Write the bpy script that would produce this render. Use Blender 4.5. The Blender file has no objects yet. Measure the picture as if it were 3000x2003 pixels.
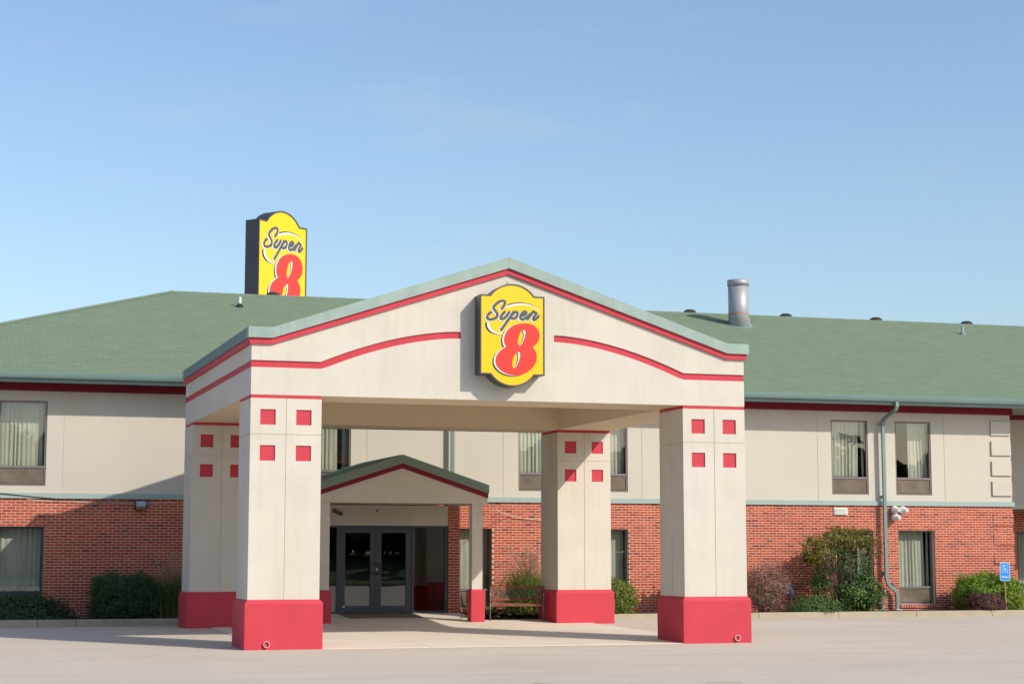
import bpy, math, random
import numpy as np
from mathutils import Vector, Matrix, Quaternion

R = math.radians
random.seed(8)
rng = np.random.default_rng(8)
sc = bpy.context.scene
COL = sc.collection

# ------------------------------------------------------------------ camera
cam_d = bpy.data.cameras.new('camera')
cam = bpy.data.objects.new('camera', cam_d)
COL.objects.link(cam)
cam.location = (-10.694, -34.233, 1.705)
cam.rotation_euler = (math.pi / 2 + 0.1248, 0.0, -0.3051)
cam_d.sensor_width = 36.0
cam_d.lens = 66.067
cam_d.shift_y = -0.0225
cam_d.clip_start = 0.1
cam_d.clip_end = 3000
sc.camera = cam

# ------------------------------------------------------------------ sky, sun, exposure
SUN = Vector((0.2745, -0.34, 0.300)).normalized()          # towards the sun
EL = math.asin(SUN.z)
AZ = math.atan2(SUN.x, SUN.y)                               # clockwise from +Y
world = bpy.data.worlds.new('World')
sc.world = world
world.use_nodes = True
wn = world.node_tree
wn.nodes.clear()
w_out = wn.nodes.new('ShaderNodeOutputWorld')
w_bg = wn.nodes.new('ShaderNodeBackground')
w_sky = wn.nodes.new('ShaderNodeTexSky')
w_sky.sky_type = 'NISHITA'
w_sky.sun_disc = False
w_sky.sun_elevation = EL
w_sky.sun_rotation = AZ
w_sky.altitude = 200
w_sky.air_density = 1.15
w_sky.dust_density = 1.5
w_sky.ozone_density = 3.3
w_bg.inputs['Strength'].default_value = 0.126
# a few thin wisps of high cloud
w_tc = wn.nodes.new('ShaderNodeTexCoord')
w_mp = wn.nodes.new('ShaderNodeMapping')
w_mp.inputs['Rotation'].default_value = (0.0, 0.35, 0.2)
w_mp.inputs['Scale'].default_value = (2.2, 2.2, 9.0)
w_no = wn.nodes.new('ShaderNodeTexNoise')
w_no.inputs['Scale'].default_value = 2.6
w_no.inputs['Detail'].default_value = 9.0
w_no.inputs['Roughness'].default_value = 0.62
w_rp = wn.nodes.new('ShaderNodeValToRGB')
w_rp.color_ramp.elements[0].position = 0.52
w_rp.color_ramp.elements[0].color = (0, 0, 0, 1)
w_rp.color_ramp.elements[1].position = 0.80
w_rp.color_ramp.elements[1].color = (0.30, 0.30, 0.30, 1)
w_mx = wn.nodes.new('ShaderNodeMix')
w_mx.data_type = 'RGBA'
w_mx.inputs[7].default_value = (3.6, 3.9, 4.3, 1)
wn.links.new(w_tc.outputs['Generated'], w_mp.inputs['Vector'])
wn.links.new(w_mp.outputs[0], w_no.inputs['Vector'])
wn.links.new(w_no.outputs[0], w_rp.inputs[0])
wn.links.new(w_rp.outputs[0], w_mx.inputs[0])
wn.links.new(w_sky.outputs[0], w_mx.inputs[6])
wn.links.new(w_mx.outputs[2], w_bg.inputs['Color'])
wn.links.new(w_bg.outputs[0], w_out.inputs['Surface'])

sun_d = bpy.data.lights.new('sun', 'SUN')
sun_d.energy = 3.05
sun_d.angle = R(0.53)
sun_d.color = (1.0, 0.925, 0.81)
sun_o = bpy.data.objects.new('sun', sun_d)
COL.objects.link(sun_o)
sun_o.rotation_euler = (-SUN).to_track_quat('-Z', 'Y').to_euler()
sun_o.location = SUN * 100

sc.view_settings.view_transform = 'Standard'
sc.view_settings.look = 'None'
sc.view_settings.exposure = 0.45
sc.view_settings.gamma = 1.0
sc.view_settings.use_curve_mapping = False

# ------------------------------------------------------------------ materials
def _new(name):
    m = bpy.data.materials.new(name)
    m.use_nodes = True
    nt = m.node_tree
    b = nt.nodes['Principled BSDF']
    return m, nt, b

def _pos(nt):
    return nt.nodes.new('ShaderNodeNewGeometry').outputs['Position']

def _noise(nt, vec, scale, detail=4.0, rough=0.55):
    n = nt.nodes.new('ShaderNodeTexNoise')
    n.inputs['Scale'].default_value = scale
    n.inputs['Detail'].default_value = detail
    n.inputs['Roughness'].default_value = rough
    if vec is not None:
        nt.links.new(vec, n.inputs['Vector'])
    return n

def _scalevec(nt, vec, s):
    mp = nt.nodes.new('ShaderNodeMapping')
    mp.inputs['Scale'].default_value = s
    nt.links.new(vec, mp.inputs['Vector'])
    return mp.outputs[0]

def _ramp(nt, fac, stops):
    r = nt.nodes.new('ShaderNodeValToRGB')
    el = r.color_ramp.elements
    el[0].position, el[0].color = stops[0][0], (*stops[0][1], 1)
    el[1].position, el[1].color = stops[-1][0], (*stops[-1][1], 1)
    for p, c in stops[1:-1]:
        e = el.new(p)
        e.color = (*c, 1)
    nt.links.new(fac, r.inputs[0])
    return r.outputs[0]

def _mix(nt, fac, a, b, mode='MIX'):
    n = nt.nodes.new('ShaderNodeMix')
    n.data_type = 'RGBA'
    n.blend_type = mode
    for s, v in ((0, fac), (6, a), (7, b)):
        if hasattr(v, 'is_output') or isinstance(v, bpy.types.NodeSocket):
            nt.links.new(v, n.inputs[s])
        elif isinstance(v, (int, float)):
            n.inputs[s].default_value = v
        else:
            n.inputs[s].default_value = (*v, 1)
    return n.outputs[2]

def _math(nt, op, a, b=None):
    n = nt.nodes.new('ShaderNodeMath')
    n.operation = op
    for i, v in enumerate((a, b)):
        if v is None:
            continue
        if isinstance(v, (int, float)):
            n.inputs[i].default_value = v
        else:
            nt.links.new(v, n.inputs[i])
    return n.outputs[0]

def _bump(nt, b, h, strength, dist):
    n = nt.nodes.new('ShaderNodeBump')
    n.inputs['Strength'].default_value = strength
    n.inputs['Distance'].default_value = dist
    nt.links.new(h, n.inputs['Height'])
    nt.links.new(n.outputs[0], b.inputs['Normal'])

def dark(c, k):
    return tuple(max(0.0, x * k) for x in c)

def surf(name, col, rough=0.8, var=0.12, vscale=1.2, fine=60, fvar=0.08, bump=0.15, bdist=0.004, metal=0.0, spec=0.3,
         streak=0.0, streak_col=None, scuff=0.0, scuff_col=None):
    m, nt, b = _new(name)
    p = _pos(nt)
    n1 = _noise(nt, p, vscale, 5)
    n2 = _noise(nt, p, fine, 3)
    c = _ramp(nt, n1.outputs[0], [(0.3, dark(col, 1 - var)), (0.7, dark(col, 1 + var * 0.6))])
    c2 = _ramp(nt, n2.outputs[0], [(0.3, (1 - fvar,) * 3), (0.7, (1 + 0 * fvar,) * 3)])
    c = _mix(nt, 1.0, c, c2, 'MULTIPLY')
    if streak > 0:
        sv = _scalevec(nt, p, (3.2, 3.2, 0.35))
        n3 = _noise(nt, sv, 1.6, 6, 0.65)
        f = _ramp(nt, n3.outputs[0], [(0.5, (0, 0, 0)), (0.78, (streak,) * 3)])
        c = _mix(nt, f, c, streak_col or dark(col, 0.6))
    if scuff > 0:
        n4 = _noise(nt, _scalevec(nt, p, (1.6, 1.6, 9.0)), 2.4, 7, 0.7)
        c = _mix(nt, _ramp(nt, n4.outputs[0], [(0.62, (0, 0, 0)), (0.70, (scuff,) * 3)]), c, scuff_col)
    nt.links.new(c, b.inputs['Base Color'])
    b.inputs['Roughness'].default_value = rough
    b.inputs['Metallic'].default_value = metal
    b.inputs['Specular IOR Level'].default_value = spec
    if bump > 0:
        _bump(nt, b, n2.outputs[0], bump, bdist)
    return m

M = {}
M['stucco'] = surf('stucco_cream', (0.62, 0.572, 0.49), 0.9, 0.07, 1.1, 90, 0.07, 0.35, 0.004, spec=0.15, streak=0.36, streak_col=(0.46, 0.40, 0.31))
M['stucco_wall'] = surf('stucco_wall_cream', (0.555, 0.51, 0.43), 0.9, 0.045, 0.7, 90, 0.06, 0.35, 0.004, spec=0.15, streak=0.05, streak_col=(0.5, 0.43, 0.34))
M['stucco_groove'] = surf('stucco_joint', (0.68, 0.58, 0.42), 0.95, 0.05)
M['red'] = surf('red_paint', (0.565, 0.050, 0.073), 0.62, 0.07, 1.6, 70, 0.12, 0.4, 0.004, spec=0.25, streak=0.30, streak_col=(0.42, 0.045, 0.06), scuff=0.35, scuff_col=(0.52, 0.22, 0.20))
M['red_trim'] = surf('red_trim_paint', (0.20, 0.014, 0.028), 0.6, 0.05, 1.2, 70, 0.05, 0.1, 0.002, spec=0.2)
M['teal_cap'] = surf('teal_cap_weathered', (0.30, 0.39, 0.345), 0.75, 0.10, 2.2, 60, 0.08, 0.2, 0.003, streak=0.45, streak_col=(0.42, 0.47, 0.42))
M['teal_side_shade'] = surf('teal_cap_shaded', (0.165, 0.235, 0.225), 0.75, 0.10, 2.2, 60, 0.08, 0.2, 0.003, streak=0.3, streak_col=(0.20, 0.27, 0.26))  # darker teal: the side boards' shade is put into the colour
M['stucco_soffit'] = surf('stucco_soffit_tan', (0.68, 0.57, 0.41), 0.9, 0.03, 0.9, 90, 0.05, 0.3, 0.004, spec=0.15)
M['teal_band'] = surf('teal_band_paint', (0.315, 0.405, 0.375), 0.7, 0.05, 1.5, 60, 0.04, 0.15, 0.003)
M['teal_metal'] = surf('teal_gutter_metal', (0.165, 0.252, 0.232), 0.42, 0.06, 1.2, 60, 0.03, 0.0, spec=0.5)
M['green_trim'] = surf('green_canopy_trim', (0.20, 0.27, 0.235), 0.7, 0.06, 1.5, 60, 0.05, 0.2, 0.003)
M['soffit'] = surf('soffit_panel', (0.36, 0.33, 0.28), 0.8, 0.04)
M['concrete_pad'] = surf('concrete_drive', (0.70, 0.61, 0.50), 0.9, 0.08, 0.8, 40, 0.10, 0.25, 0.003, streak=0.0)
M['kerb'] = surf('kerb_concrete', (0.44, 0.37, 0.27), 0.92, 0.12, 2.5, 45, 0.16, 0.35, 0.006, streak=0.25, streak_col=(0.30, 0.25, 0.18))
M['mulch'] = surf('mulch_soil', (0.075, 0.05, 0.042), 0.95, 0.35, 6, 60, 0.5, 0.9, 0.03)
M['anod'] = surf('dark_anodised_frame', (0.045, 0.052, 0.068), 0.42, 0.05, 2, 80, 0.03, 0.0, spec=0.5)
M['bronze'] = surf('taupe_window_frame', (0.185, 0.155, 0.145), 0.45, 0.05, 2, 80, 0.03, 0.0, spec=0.5)
M['slat'] = surf('taupe_louvre', (0.29, 0.235, 0.18), 0.5, 0.25, 3.0, 80, 0.03, 0.0, spec=0.5)
M['black'] = surf('black_void', (0.012, 0.012, 0.013), 0.9, 0.0, bump=0)
M['galv'] = surf('galvanised_steel', (0.36, 0.36, 0.375), 0.5, 0.08, 3, 40, 0.05, 0.05, 0.002, metal=0.25, spec=0.5)
M['rust'] = surf('rust', (0.42, 0.20, 0.06), 0.8, 0.3, 8)
M['pvc'] = surf('white_pvc', (0.74, 0.72, 0.68), 0.45, 0.04)
M['rubber'] = surf('black_rubber', (0.035, 0.034, 0.036), 0.8, 0.15, 5, bump=0.2)
M['sign_metal'] = surf('sign_cabinet', (0.055, 0.058, 0.07), 0.42, 0.06, 3, bump=0, spec=0.5)
M['iron'] = surf('cast_iron', (0.16, 0.155, 0.15), 0.45, 0.2, 12, 60, 0.1, 0.2, 0.002, metal=0.4)
M['bench_wood'] = surf('bench_wood', (0.27, 0.105, 0.062), 0.6, 0.2, 6, 60, 0.15, 0.2, 0.002)
M['mat_fibre'] = surf('coir_mat', (0.25, 0.20, 0.135), 0.98, 0.1, 5, 120, 0.35, 0.6, 0.006)
M['wood_post'] = surf('weathered_post', (0.44, 0.29, 0.13), 0.7, 0.15, 8)
M['white_paint'] = surf('white_paint', (0.72, 0.70, 0.66), 0.6, 0.05)
M['dark_room'] = surf('room_wall', (0.17, 0.15, 0.13), 0.9, 0.05)
M['brass'] = surf('aged_pipe', (0.16, 0.085, 0.07), 0.6, 0.3, 12, metal=0.3)
M['zinc'] = surf('zinc_pipe', (0.33, 0.33, 0.32), 0.5, 0.1, 12, metal=0.4)
M['hose'] = surf('green_hose', (0.16, 0.42, 0.22), 0.5, 0.1)
M['plastic_blue'] = surf('pale_blue_plastic', (0.33, 0.38, 0.44), 0.35, 0.25, 14, spec=0.5)
M['amber'] = surf('amber_lens', (0.42, 0.30, 0.12), 0.3, 0.1, spec=0.5)
M['grass_lawn'] = surf('lawn', (0.075, 0.12, 0.028), 0.95, 0.25, 0.8, 20, 0.4, 0.6, 0.05)
M['cable_black'] = surf('cable_black', (0.02, 0.02, 0.022), 0.5, 0.0, bump=0)
M['cable_white'] = surf('cable_white', (0.72, 0.66, 0.56), 0.6, 0.0, bump=0)
M['sign_blue'] = surf('sign_blue', (0.012, 0.26, 0.78), 0.4, 0.03, bump=0)
M['sign_white'] = surf('sign_white', (0.80, 0.80, 0.80), 0.4, 0.03, bump=0)
M['yellow_line'] = surf('worn_yellow_paint', (0.52, 0.40, 0.16), 0.85, 0.2, 3)

def panel_face(name, col, rough=0.22):
    m, nt, b = _new(name)
    n = _noise(nt, _pos(nt), 1.8, 3)
    c = _ramp(nt, n.outputs[0], [(0.3, dark(col, 0.95)), (0.7, col)])
    nt.links.new(c, b.inputs['Base Color'])
    b.inputs['Roughness'].default_value = rough
    b.inputs['Specular IOR Level'].default_value = 0.5
    return m
M['logo_yellow'] = panel_face('sign_yellow', (0.84, 0.525, 0.0))
M['logo_red'] = panel_face('sign_red', (0.80, 0.038, 0.024))
M['logo_white'] = panel_face('sign_print_white', (0.80, 0.80, 0.80))
M['logo_dark'] = panel_face('sign_print_charcoal', (0.075, 0.085, 0.10))
M['logo_black'] = panel_face('sign_print_black', (0.035, 0.032, 0.034))

BC, BL_ = 0.0677, 0.2085      # brick course and brick pitch (m)
ZT = 3.060                    # top of the brickwork
def brick_mat():
    m, nt, b = _new('red_brick')
    p = _pos(nt)
    sp = nt.nodes.new('ShaderNodeSeparateXYZ')
    nt.links.new(p, sp.inputs[0])
    row = _math(nt, 'FLOOR', _math(nt, 'DIVIDE', _math(nt, 'SUBTRACT', ZT, sp.outputs[2]), BC))
    odd = _math(nt, 'MODULO', row, 2.0)
    colx = _math(nt, 'FLOOR', _math(nt, 'ADD', _math(nt, 'DIVIDE', sp.outputs[0], BL_), _math(nt, 'MULTIPLY', odd, 0.5)))
    cx = nt.nodes.new('ShaderNodeCombineXYZ')
    nt.links.new(row, cx.inputs[0]); nt.links.new(colx, cx.inputs[1])
    wn_ = nt.nodes.new('ShaderNodeTexWhiteNoise')
    wn_.noise_dimensions = '2D'
    nt.links.new(cx.outputs[0], wn_.inputs['Vector'])
    c = _ramp(nt, wn_.outputs['Value'], [(0.0, (0.20, 0.042, 0.033)), (0.05, (0.33, 0.066, 0.038)), (0.45, (0.43, 0.084, 0.042)), (1.0, (0.50, 0.108, 0.050))])
    fn = _noise(nt, p, 55, 3)
    c = _mix(nt, 1.0, c, _ramp(nt, fn.outputs[0], [(0.3, (0.80, 0.80, 0.80)), (0.7, (1.05, 1.05, 1.05))]), 'MULTIPLY')
    ln = _noise(nt, p, 1.7, 4)
    ln2 = _noise(nt, p, 14, 4)
    f = _math(nt, 'MULTIPLY', ln.outputs[0], ln2.outputs[0])
    c = _mix(nt, _ramp(nt, f, [(0.36, (0, 0, 0)), (0.50, (0.45, 0.45, 0.45))]), c, (0.56, 0.42, 0.38))
    nt.links.new(c, b.inputs['Base Color'])
    b.inputs['Roughness'].default_value = 0.88
    b.inputs['Specular IOR Level'].default_value = 0.2
    _bump(nt, b, fn.outputs[0], 0.3, 0.003)
    return m
M['brick'] = brick_mat()
M['mortar'] = surf('pale_mortar', (0.76, 0.665, 0.54), 0.95, 0.12, 3, 60, 0.1, 0.3, 0.003)

def shingle_mat(name, col):
    m, nt, b = _new(name)
    p = _pos(nt)
    sp = nt.nodes.new('ShaderNodeSeparateXYZ')
    nt.links.new(p, sp.inputs[0])
    # one tab = 0.3 m wide, one course = 0.135 m up the slope (0.0456 m of rise)
    row = _math(nt, 'FLOOR', _math(nt, 'DIVIDE', sp.outputs[2], 0.0456))
    odd = _math(nt, 'MODULO', row, 2.0)
    xx = _math(nt, 'ADD', _math(nt, 'DIVIDE', sp.outputs[0], 0.305), _math(nt, 'MULTIPLY', odd, 0.5))
    tab = _math(nt, 'FLOOR', xx)
    cx = nt.nodes.new('ShaderNodeCombineXYZ')
    nt.links.new(row, cx.inputs[0]); nt.links.new(tab, cx.inputs[1])
    w = nt.nodes.new('ShaderNodeTexWhiteNoise'); w.noise_dimensions = '2D'
    nt.links.new(cx.outputs[0], w.inputs['Vector'])
    c = _ramp(nt, w.outputs['Value'], [(0.0, dark(col, 0.93)), (1.0, dark(col, 1.06))])
    fr = _math(nt, 'FRACT', xx)
    slot = _ramp(nt, fr, [(0.0, (0.55,) * 3), (0.06, (1, 1, 1))])
    c = _mix(nt, 1.0, c, slot, 'MULTIPLY')
    sv = _scalevec(nt, p, (0.35, 0.9, 0.9))
    n1 = _noise(nt, sv, 1.0, 6, 0.6)
    c = _mix(nt, _ramp(nt, n1.outputs[0], [(0.48, (0, 0, 0)), (0.8, (0.32,) * 3)]), c, dark((col[0] * 1.05, col[1] * 0.88, col[2] * 0.95), 0.92))
    n2 = _noise(nt, p, 45, 2)
    c = _mix(nt, 1.0, c, _ramp(nt, n2.outputs[0], [(0.3, (0.88,) * 3), (0.7, (1.04,) * 3)]), 'MULTIPLY')
    nt.links.new(c, b.inputs['Base Color'])
    b.inputs['Roughness'].default_value = 0.92
    b.inputs['Specular IOR Level'].default_value = 0.2
    _bump(nt, b, n2.outputs[0], 0.4, 0.004)
    return m
M['shingle'] = shingle_mat('green_shingles', (0.180, 0.238, 0.160))

def asphalt_mat():
    m, nt, b = _new('pale_asphalt')
    p = _pos(nt)
    n1 = _noise(nt, p, 0.22, 6, 0.6)
    n2 = _noise(nt, p, 38, 4)
    n3 = _noise(nt, _scalevec(nt, p, (0.25, 1.3, 1)), 0.8, 6, 0.65)
    c = _ramp(nt, n1.outputs[0], [(0.3, (0.545, 0.472, 0.392)), (0.7, (0.60, 0.52, 0.432))])
    c = _mix(nt, _ramp(nt, n3.outputs[0], [(0.48, (0, 0, 0)), (0.78, (0.7,) * 3)]), c, (0.47, 0.40, 0.33))
    c = _mix(nt, 1.0, c, _ramp(nt, n2.outputs[0], [(0.25, (0.82,) * 3), (0.7, (1.04,) * 3)]), 'MULTIPLY')
    v = nt.nodes.new('ShaderNodeTexVoronoi')
    v.feature = 'DISTANCE_TO_EDGE'
    v.inputs['Scale'].default_value = 0.16
    dv = nt.nodes.new('ShaderNodeVectorMath'); dv.operation = 'ADD'
    nt.links.new(p, dv.inputs[0]); nt.links.new(_noise(nt, p, 0.9, 5).outputs['Color'], dv.inputs[1])
    nt.links.new(dv.outputs[0], v.inputs['Vector'])
    c = _mix(nt, _ramp(nt, v.outputs['Distance'], [(0.0, (0.35,) * 3), (0.005, (0, 0, 0))]), c, (0.38, 0.33, 0.28))
    nt.links.new(c, b.inputs['Base Color'])
    b.inputs['Roughness'].default_value = 0.95
    b.inputs['Specular IOR Level'].default_value = 0.15
    _bump(nt, b, n2.outputs[0], 0.35, 0.006)
    return m
M['asphalt'] = asphalt_mat()

def glass_mat(name, tint=(0.86, 0.90, 0.88), gain=1.0):
    m = bpy.data.materials.new(name)
    m.use_nodes = True
    nt = m.node_tree
    nt.nodes.clear()
    o = nt.nodes.new('ShaderNodeOutputMaterial')
    t = nt.nodes.new('ShaderNodeBsdfTransparent'); t.inputs[0].default_value = (*tint, 1)
    g = nt.nodes.new('ShaderNodeBsdfGlossy'); g.inputs['Roughness'].default_value = 0.0
    n = _noise(nt, _pos(nt), 1.1, 2)
    bp = nt.nodes.new('ShaderNodeBump'); bp.inputs['Strength'].default_value = 0.02; bp.inputs['Distance'].default_value = 0.02
    nt.links.new(n.outputs[0], bp.inputs['Height'])
    nt.links.new(bp.outputs[0], g.inputs['Normal'])
    f = nt.nodes.new('ShaderNodeLayerWeight'); f.inputs['Blend'].default_value = 0.5
    k = _math(nt, 'ADD', _math(nt, 'MULTIPLY', _math(nt, 'POWER', f.outputs['Facing'], 5.0), 0.9), 0.045 * gain)
    mx = nt.nodes.new('ShaderNodeMixShader')
    nt.links.new(k, mx.inputs[0]); nt.links.new(t.outputs[0], mx.inputs[1]); nt.links.new(g.outputs[0], mx.inputs[2])
    nt.links.new(mx.outputs[0], o.inputs[0])
    return m
M['glass'] = glass_mat('window_glass', gain=2.6)
M['glass_dark'] = glass_mat('tinted_door_glass', tint=(0.22, 0.23, 0.25), gain=3.2)

def cloth_mat():
    m, nt, b = _new('curtain_cloth')
    n = _noise(nt, _scalevec(nt, _pos(nt), (8, 8, 1)), 2, 3)
    nt.links.new(_ramp(nt, n.outputs[0], [(0.3, (0.42, 0.405, 0.32)), (0.7, (0.52, 0.50, 0.405))]), b.inputs['Base Color'])
    b.inputs['Roughness'].default_value = 0.95
    return m
M['curtain'] = cloth_mat()

def leaf_mat(name, cols, trans=0.25, rough=0.55):
    m = bpy.data.materials.new(name)
    m.use_nodes = True
    nt = m.node_tree
    b = nt.nodes['Principled BSDF']
    geo = nt.nodes.new('ShaderNodeNewGeometry')
    n = _noise(nt, geo.outputs['Position'], 3.5, 3)
    f = _math(nt, 'ADD', _math(nt, 'MULTIPLY', geo.outputs['Random Per Island'], 0.6), _math(nt, 'MULTIPLY', n.outputs[0], 0.4))
    k = len(cols)
    c = _ramp(nt, f, [(0.12 + 0.76 * i / (k - 1), q) for i, q in enumerate(cols)])
    nt.links.new(c, b.inputs['Base Color'])
    b.inputs['Roughness'].default_value = rough
    b.inputs['Specular IOR Level'].default_value = 0.35
    tr = nt.nodes.new('ShaderNodeBsdfTranslucent')
    nt.links.new(c, tr.inputs[0])
    mx = nt.nodes.new('ShaderNodeMixShader')
    mx.inputs[0].default_value = trans
    nt.links.new(b.outputs[0], mx.inputs[1]); nt.links.new(tr.outputs[0], mx.inputs[2])
    nt.links.new(mx.outputs[0], nt.nodes['Material Output'].inputs[0])
    return m
M['lf_yew'] = leaf_mat('yew_leaf', [(0.018, 0.042, 0.018), (0.045, 0.098, 0.039), (0.075, 0.150, 0.060)])
M['lf_box'] = leaf_mat('hedge_leaf', [(0.021, 0.053, 0.015), (0.053, 0.112, 0.033), (0.090, 0.165, 0.053)])
M['lf_olive'] = leaf_mat('olive_leaf', [(0.081, 0.115, 0.016), (0.162, 0.203, 0.027), (0.270, 0.284, 0.054)])
M['lf_bright'] = leaf_mat('bright_leaf', [(0.070, 0.148, 0.014), (0.174, 0.313, 0.031), (0.348, 0.452, 0.052)])
M['lf_mid'] = leaf_mat('mid_leaf', [(0.041, 0.095, 0.024), (0.081, 0.162, 0.041), (0.162, 0.230, 0.068)])
M['lf_barb'] = leaf_mat('barberry_leaf', [(0.10, 0.055, 0.035), (0.30, 0.135, 0.12), (0.52, 0.28, 0.27)])
M['lf_purple'] = leaf_mat('purple_leaf', [(0.060, 0.027, 0.030), (0.143, 0.060, 0.057), (0.240, 0.120, 0.098)])
M['lf_gold'] = leaf_mat('golden_leaf', [(0.05, 0.085, 0.016), (0.11, 0.135, 0.022), (0.21, 0.18, 0.032), (0.46, 0.24, 0.075)])
M['lf_big'] = leaf_mat('glossy_leaf', [(0.016, 0.054, 0.014), (0.041, 0.101, 0.024), (0.121, 0.176, 0.041)], rough=0.38)
M['lf_hosta'] = leaf_mat('hosta_leaf', [(0.039, 0.078, 0.026), (0.104, 0.156, 0.046), (0.247, 0.260, 0.078)])
M['blade'] = leaf_mat('grass_blade', [(0.08, 0.14, 0.02), (0.15, 0.24, 0.035), (0.30, 0.32, 0.09)])
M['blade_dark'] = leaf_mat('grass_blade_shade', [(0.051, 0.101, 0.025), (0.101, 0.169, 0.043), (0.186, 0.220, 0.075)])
M['plume'] = leaf_mat('grass_plume', [(0.34, 0.17, 0.13), (0.52, 0.31, 0.24), (0.66, 0.47, 0.36)])
M['twig'] = surf('twig_bark', (0.12, 0.085, 0.065), 0.9, 0.2, 12)
M['lf_wood'] = leaf_mat('woodland_leaf', [(0.02, 0.035, 0.012), (0.07, 0.09, 0.03), (0.16, 0.14, 0.045)])

# ------------------------------------------------------------------ mesh helpers
class MB:
    def __init__(self):
        self.v, self.f = [], []
    def poly(self, pts):
        i = len(self.v)
        self.v += [tuple(p) for p in pts]
        self.f.append(tuple(range(i, i + len(pts))))
    def box(self, x0, x1, y0, y1, z0, z1):
        i = len(self.v)
        self.v += [(x, y, z) for z in (z0, z1) for y in (y0, y1) for x in (x0, x1)]
        self.f += [tuple(i + k for k in q) for q in ((0, 2, 3, 1), (4, 5, 7, 6), (0, 1, 5, 4), (2, 6, 7, 3), (0, 4, 6, 2), (1, 3, 7, 5))]
        return self
    def loft(self, rings, closed=True, caps=True):
        i = len(self.v)
        n = len(rings[0])
        for r in rings:
            self.v += [tuple(p) for p in r]
        for a in range(len(rings) - 1):
            for k in range(n if closed else n - 1):
                k2 = (k + 1) % n
                self.f.append((i + a * n + k, i + a * n + k2, i + (a + 1) * n + k2, i + (a + 1) * n + k))
        if caps:
            self.f.append(tuple(i + k for k in reversed(range(n))))
            self.f.append(tuple(i + (len(rings) - 1) * n + k for k in range(n)))
        return self
    def tube(self, pts, r, n=8, caps=True):
        pts = [Vector(p) for p in pts]
        rs = r if isinstance(r, (list, tuple)) else [r] * len(pts)
        rings = []
        up = None
        for k, p in enumerate(pts):
            t = (pts[min(k + 1, len(pts) - 1)] - pts[max(k - 1, 0)]).normalized()
            if up is None:
                up = Vector((0, 0, 1)) if abs(t.z) < 0.9 else Vector((1, 0, 0))
            a = t.cross(up).normalized()
            up = a.cross(t).normalized()
            rings.append([p + (a * math.cos(2 * math.pi * j / n) + up * math.sin(2 * math.pi * j / n)) * rs[k] for j in range(n)])
        return self.loft(rings, True, caps)
    def lathe(self, prof, c, n=20, axis='z'):
        rings = []
        for r, h in prof:
            ring = []
            for j in range(n):
                a = 2 * math.pi * j / n
                x, y = r * math.cos(a), r * math.sin(a)
                ring.append((c[0] + x, c[1] + y, c[2] + h) if axis == 'z' else (c[0] + x, c[1] - h, c[2] + y))
            rings.append(ring)
        return self.loft(rings, True, True)
    def prism(self, pts, fn, d0, d1):
        """polygon pts (u, v) extruded between depths d0 and d1; fn(u, v, d) -> xyz"""
        n = len(pts)
        i = len(self.v)
        self.v += [fn(u, v, d0) for u, v in pts] + [fn(u, v, d1) for u, v in pts]
        self.f.append(tuple(i + k for k in range(n)))
        self.f.append(tuple(i + n + k for k in reversed(range(n))))
        for k in range(n):
            k2 = (k + 1) % n
            self.f.append((i + k2, i + k, i + n + k, i + n + k2))
        return self
    def panel(self, u0, u1, v0, v1, d0, d1, fn, holes=(), rim=True):
        """flat slab with rectangular holes, front at depth d0 and reveals back to d1"""
        us = sorted({u0, u1, *[min(max(h[k], u0), u1) for h in holes for k in (0, 1)]})
        vs = sorted({v0, v1, *[min(max(h[k], v0), v1) for h in holes for k in (2, 3)]})
        for a in range(len(us) - 1):
            for b in range(len(vs) - 1):
                cu, cv = (us[a] + us[a + 1]) / 2, (vs[b] + vs[b + 1]) / 2
                if any(h[0] < cu < h[1] and h[2] < cv < h[3] for h in holes):
                    continue
                self.poly([fn(us[a], vs[b], d0), fn(us[a + 1], vs[b], d0), fn(us[a + 1], vs[b + 1], d0), fn(us[a], vs[b + 1], d0)])
        def ring(a0, a1, b0, b1, flip):
            q = [(a0, b0), (a1, b0), (a1, b1), (a0, b1)]
            for k in range(4):
                p, s = q[k], q[(k + 1) % 4]
                f = [fn(*p, d0), fn(*p, d1), fn(*s, d1), fn(*s, d0)]
                self.poly(f if not flip else f[::-1])
        if rim:
            ring(u0, u1, v0, v1, False)
        for h in holes:
            ring(max(h[0], u0), min(h[1], u1), max(h[2], v0), min(h[3], v1), True)
        return self
    def build(self, name, mat, parent=None, smooth=False, bevel=0.0, org=None):
        """links the collected faces as ONE object; vertices are in world metres"""
        me = bpy.data.meshes.new(name)
        if parent is not None:
            o0 = world_loc(parent)
        elif org is not None:
            o0 = Vector(org)
        else:
            a = np.array(self.v)
            o0 = Vector(((a[:, 0].min() + a[:, 0].max()) / 2, (a[:, 1].min() + a[:, 1].max()) / 2, a[:, 2].min()))
        me.from_pydata([(p[0] - o0.x, p[1] - o0.y, p[2] - o0.z) for p in self.v], [], self.f)
        me.materials.append(mat if not isinstance(mat, str) else M[mat])
        if smooth:
            for p in me.polygons:
                p.use_smooth = True
        me.update()
        o = bpy.data.objects.new(name, me)
        COL.objects.link(o)
        if parent is not None:
            o.parent = parent
        else:
            o.location = o0
        if bevel > 0:
            b = o.modifiers.new('bevel', 'BEVEL')
            b.width = bevel; b.segments = 2; b.limit_method = 'ANGLE'; b.angle_limit = R(40)
        return o

def world_loc(o):
    v = Vector(o.location)
    while o.parent is not None:
        o = o.parent
        v += Vector(o.location)
    return v

def tag(o, label=None, cat=None, group=None, kind=None):
    if label: o['label'] = label
    if cat: o['category'] = cat
    if group: o['group'] = group
    if kind: o['kind'] = kind
    return o

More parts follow.
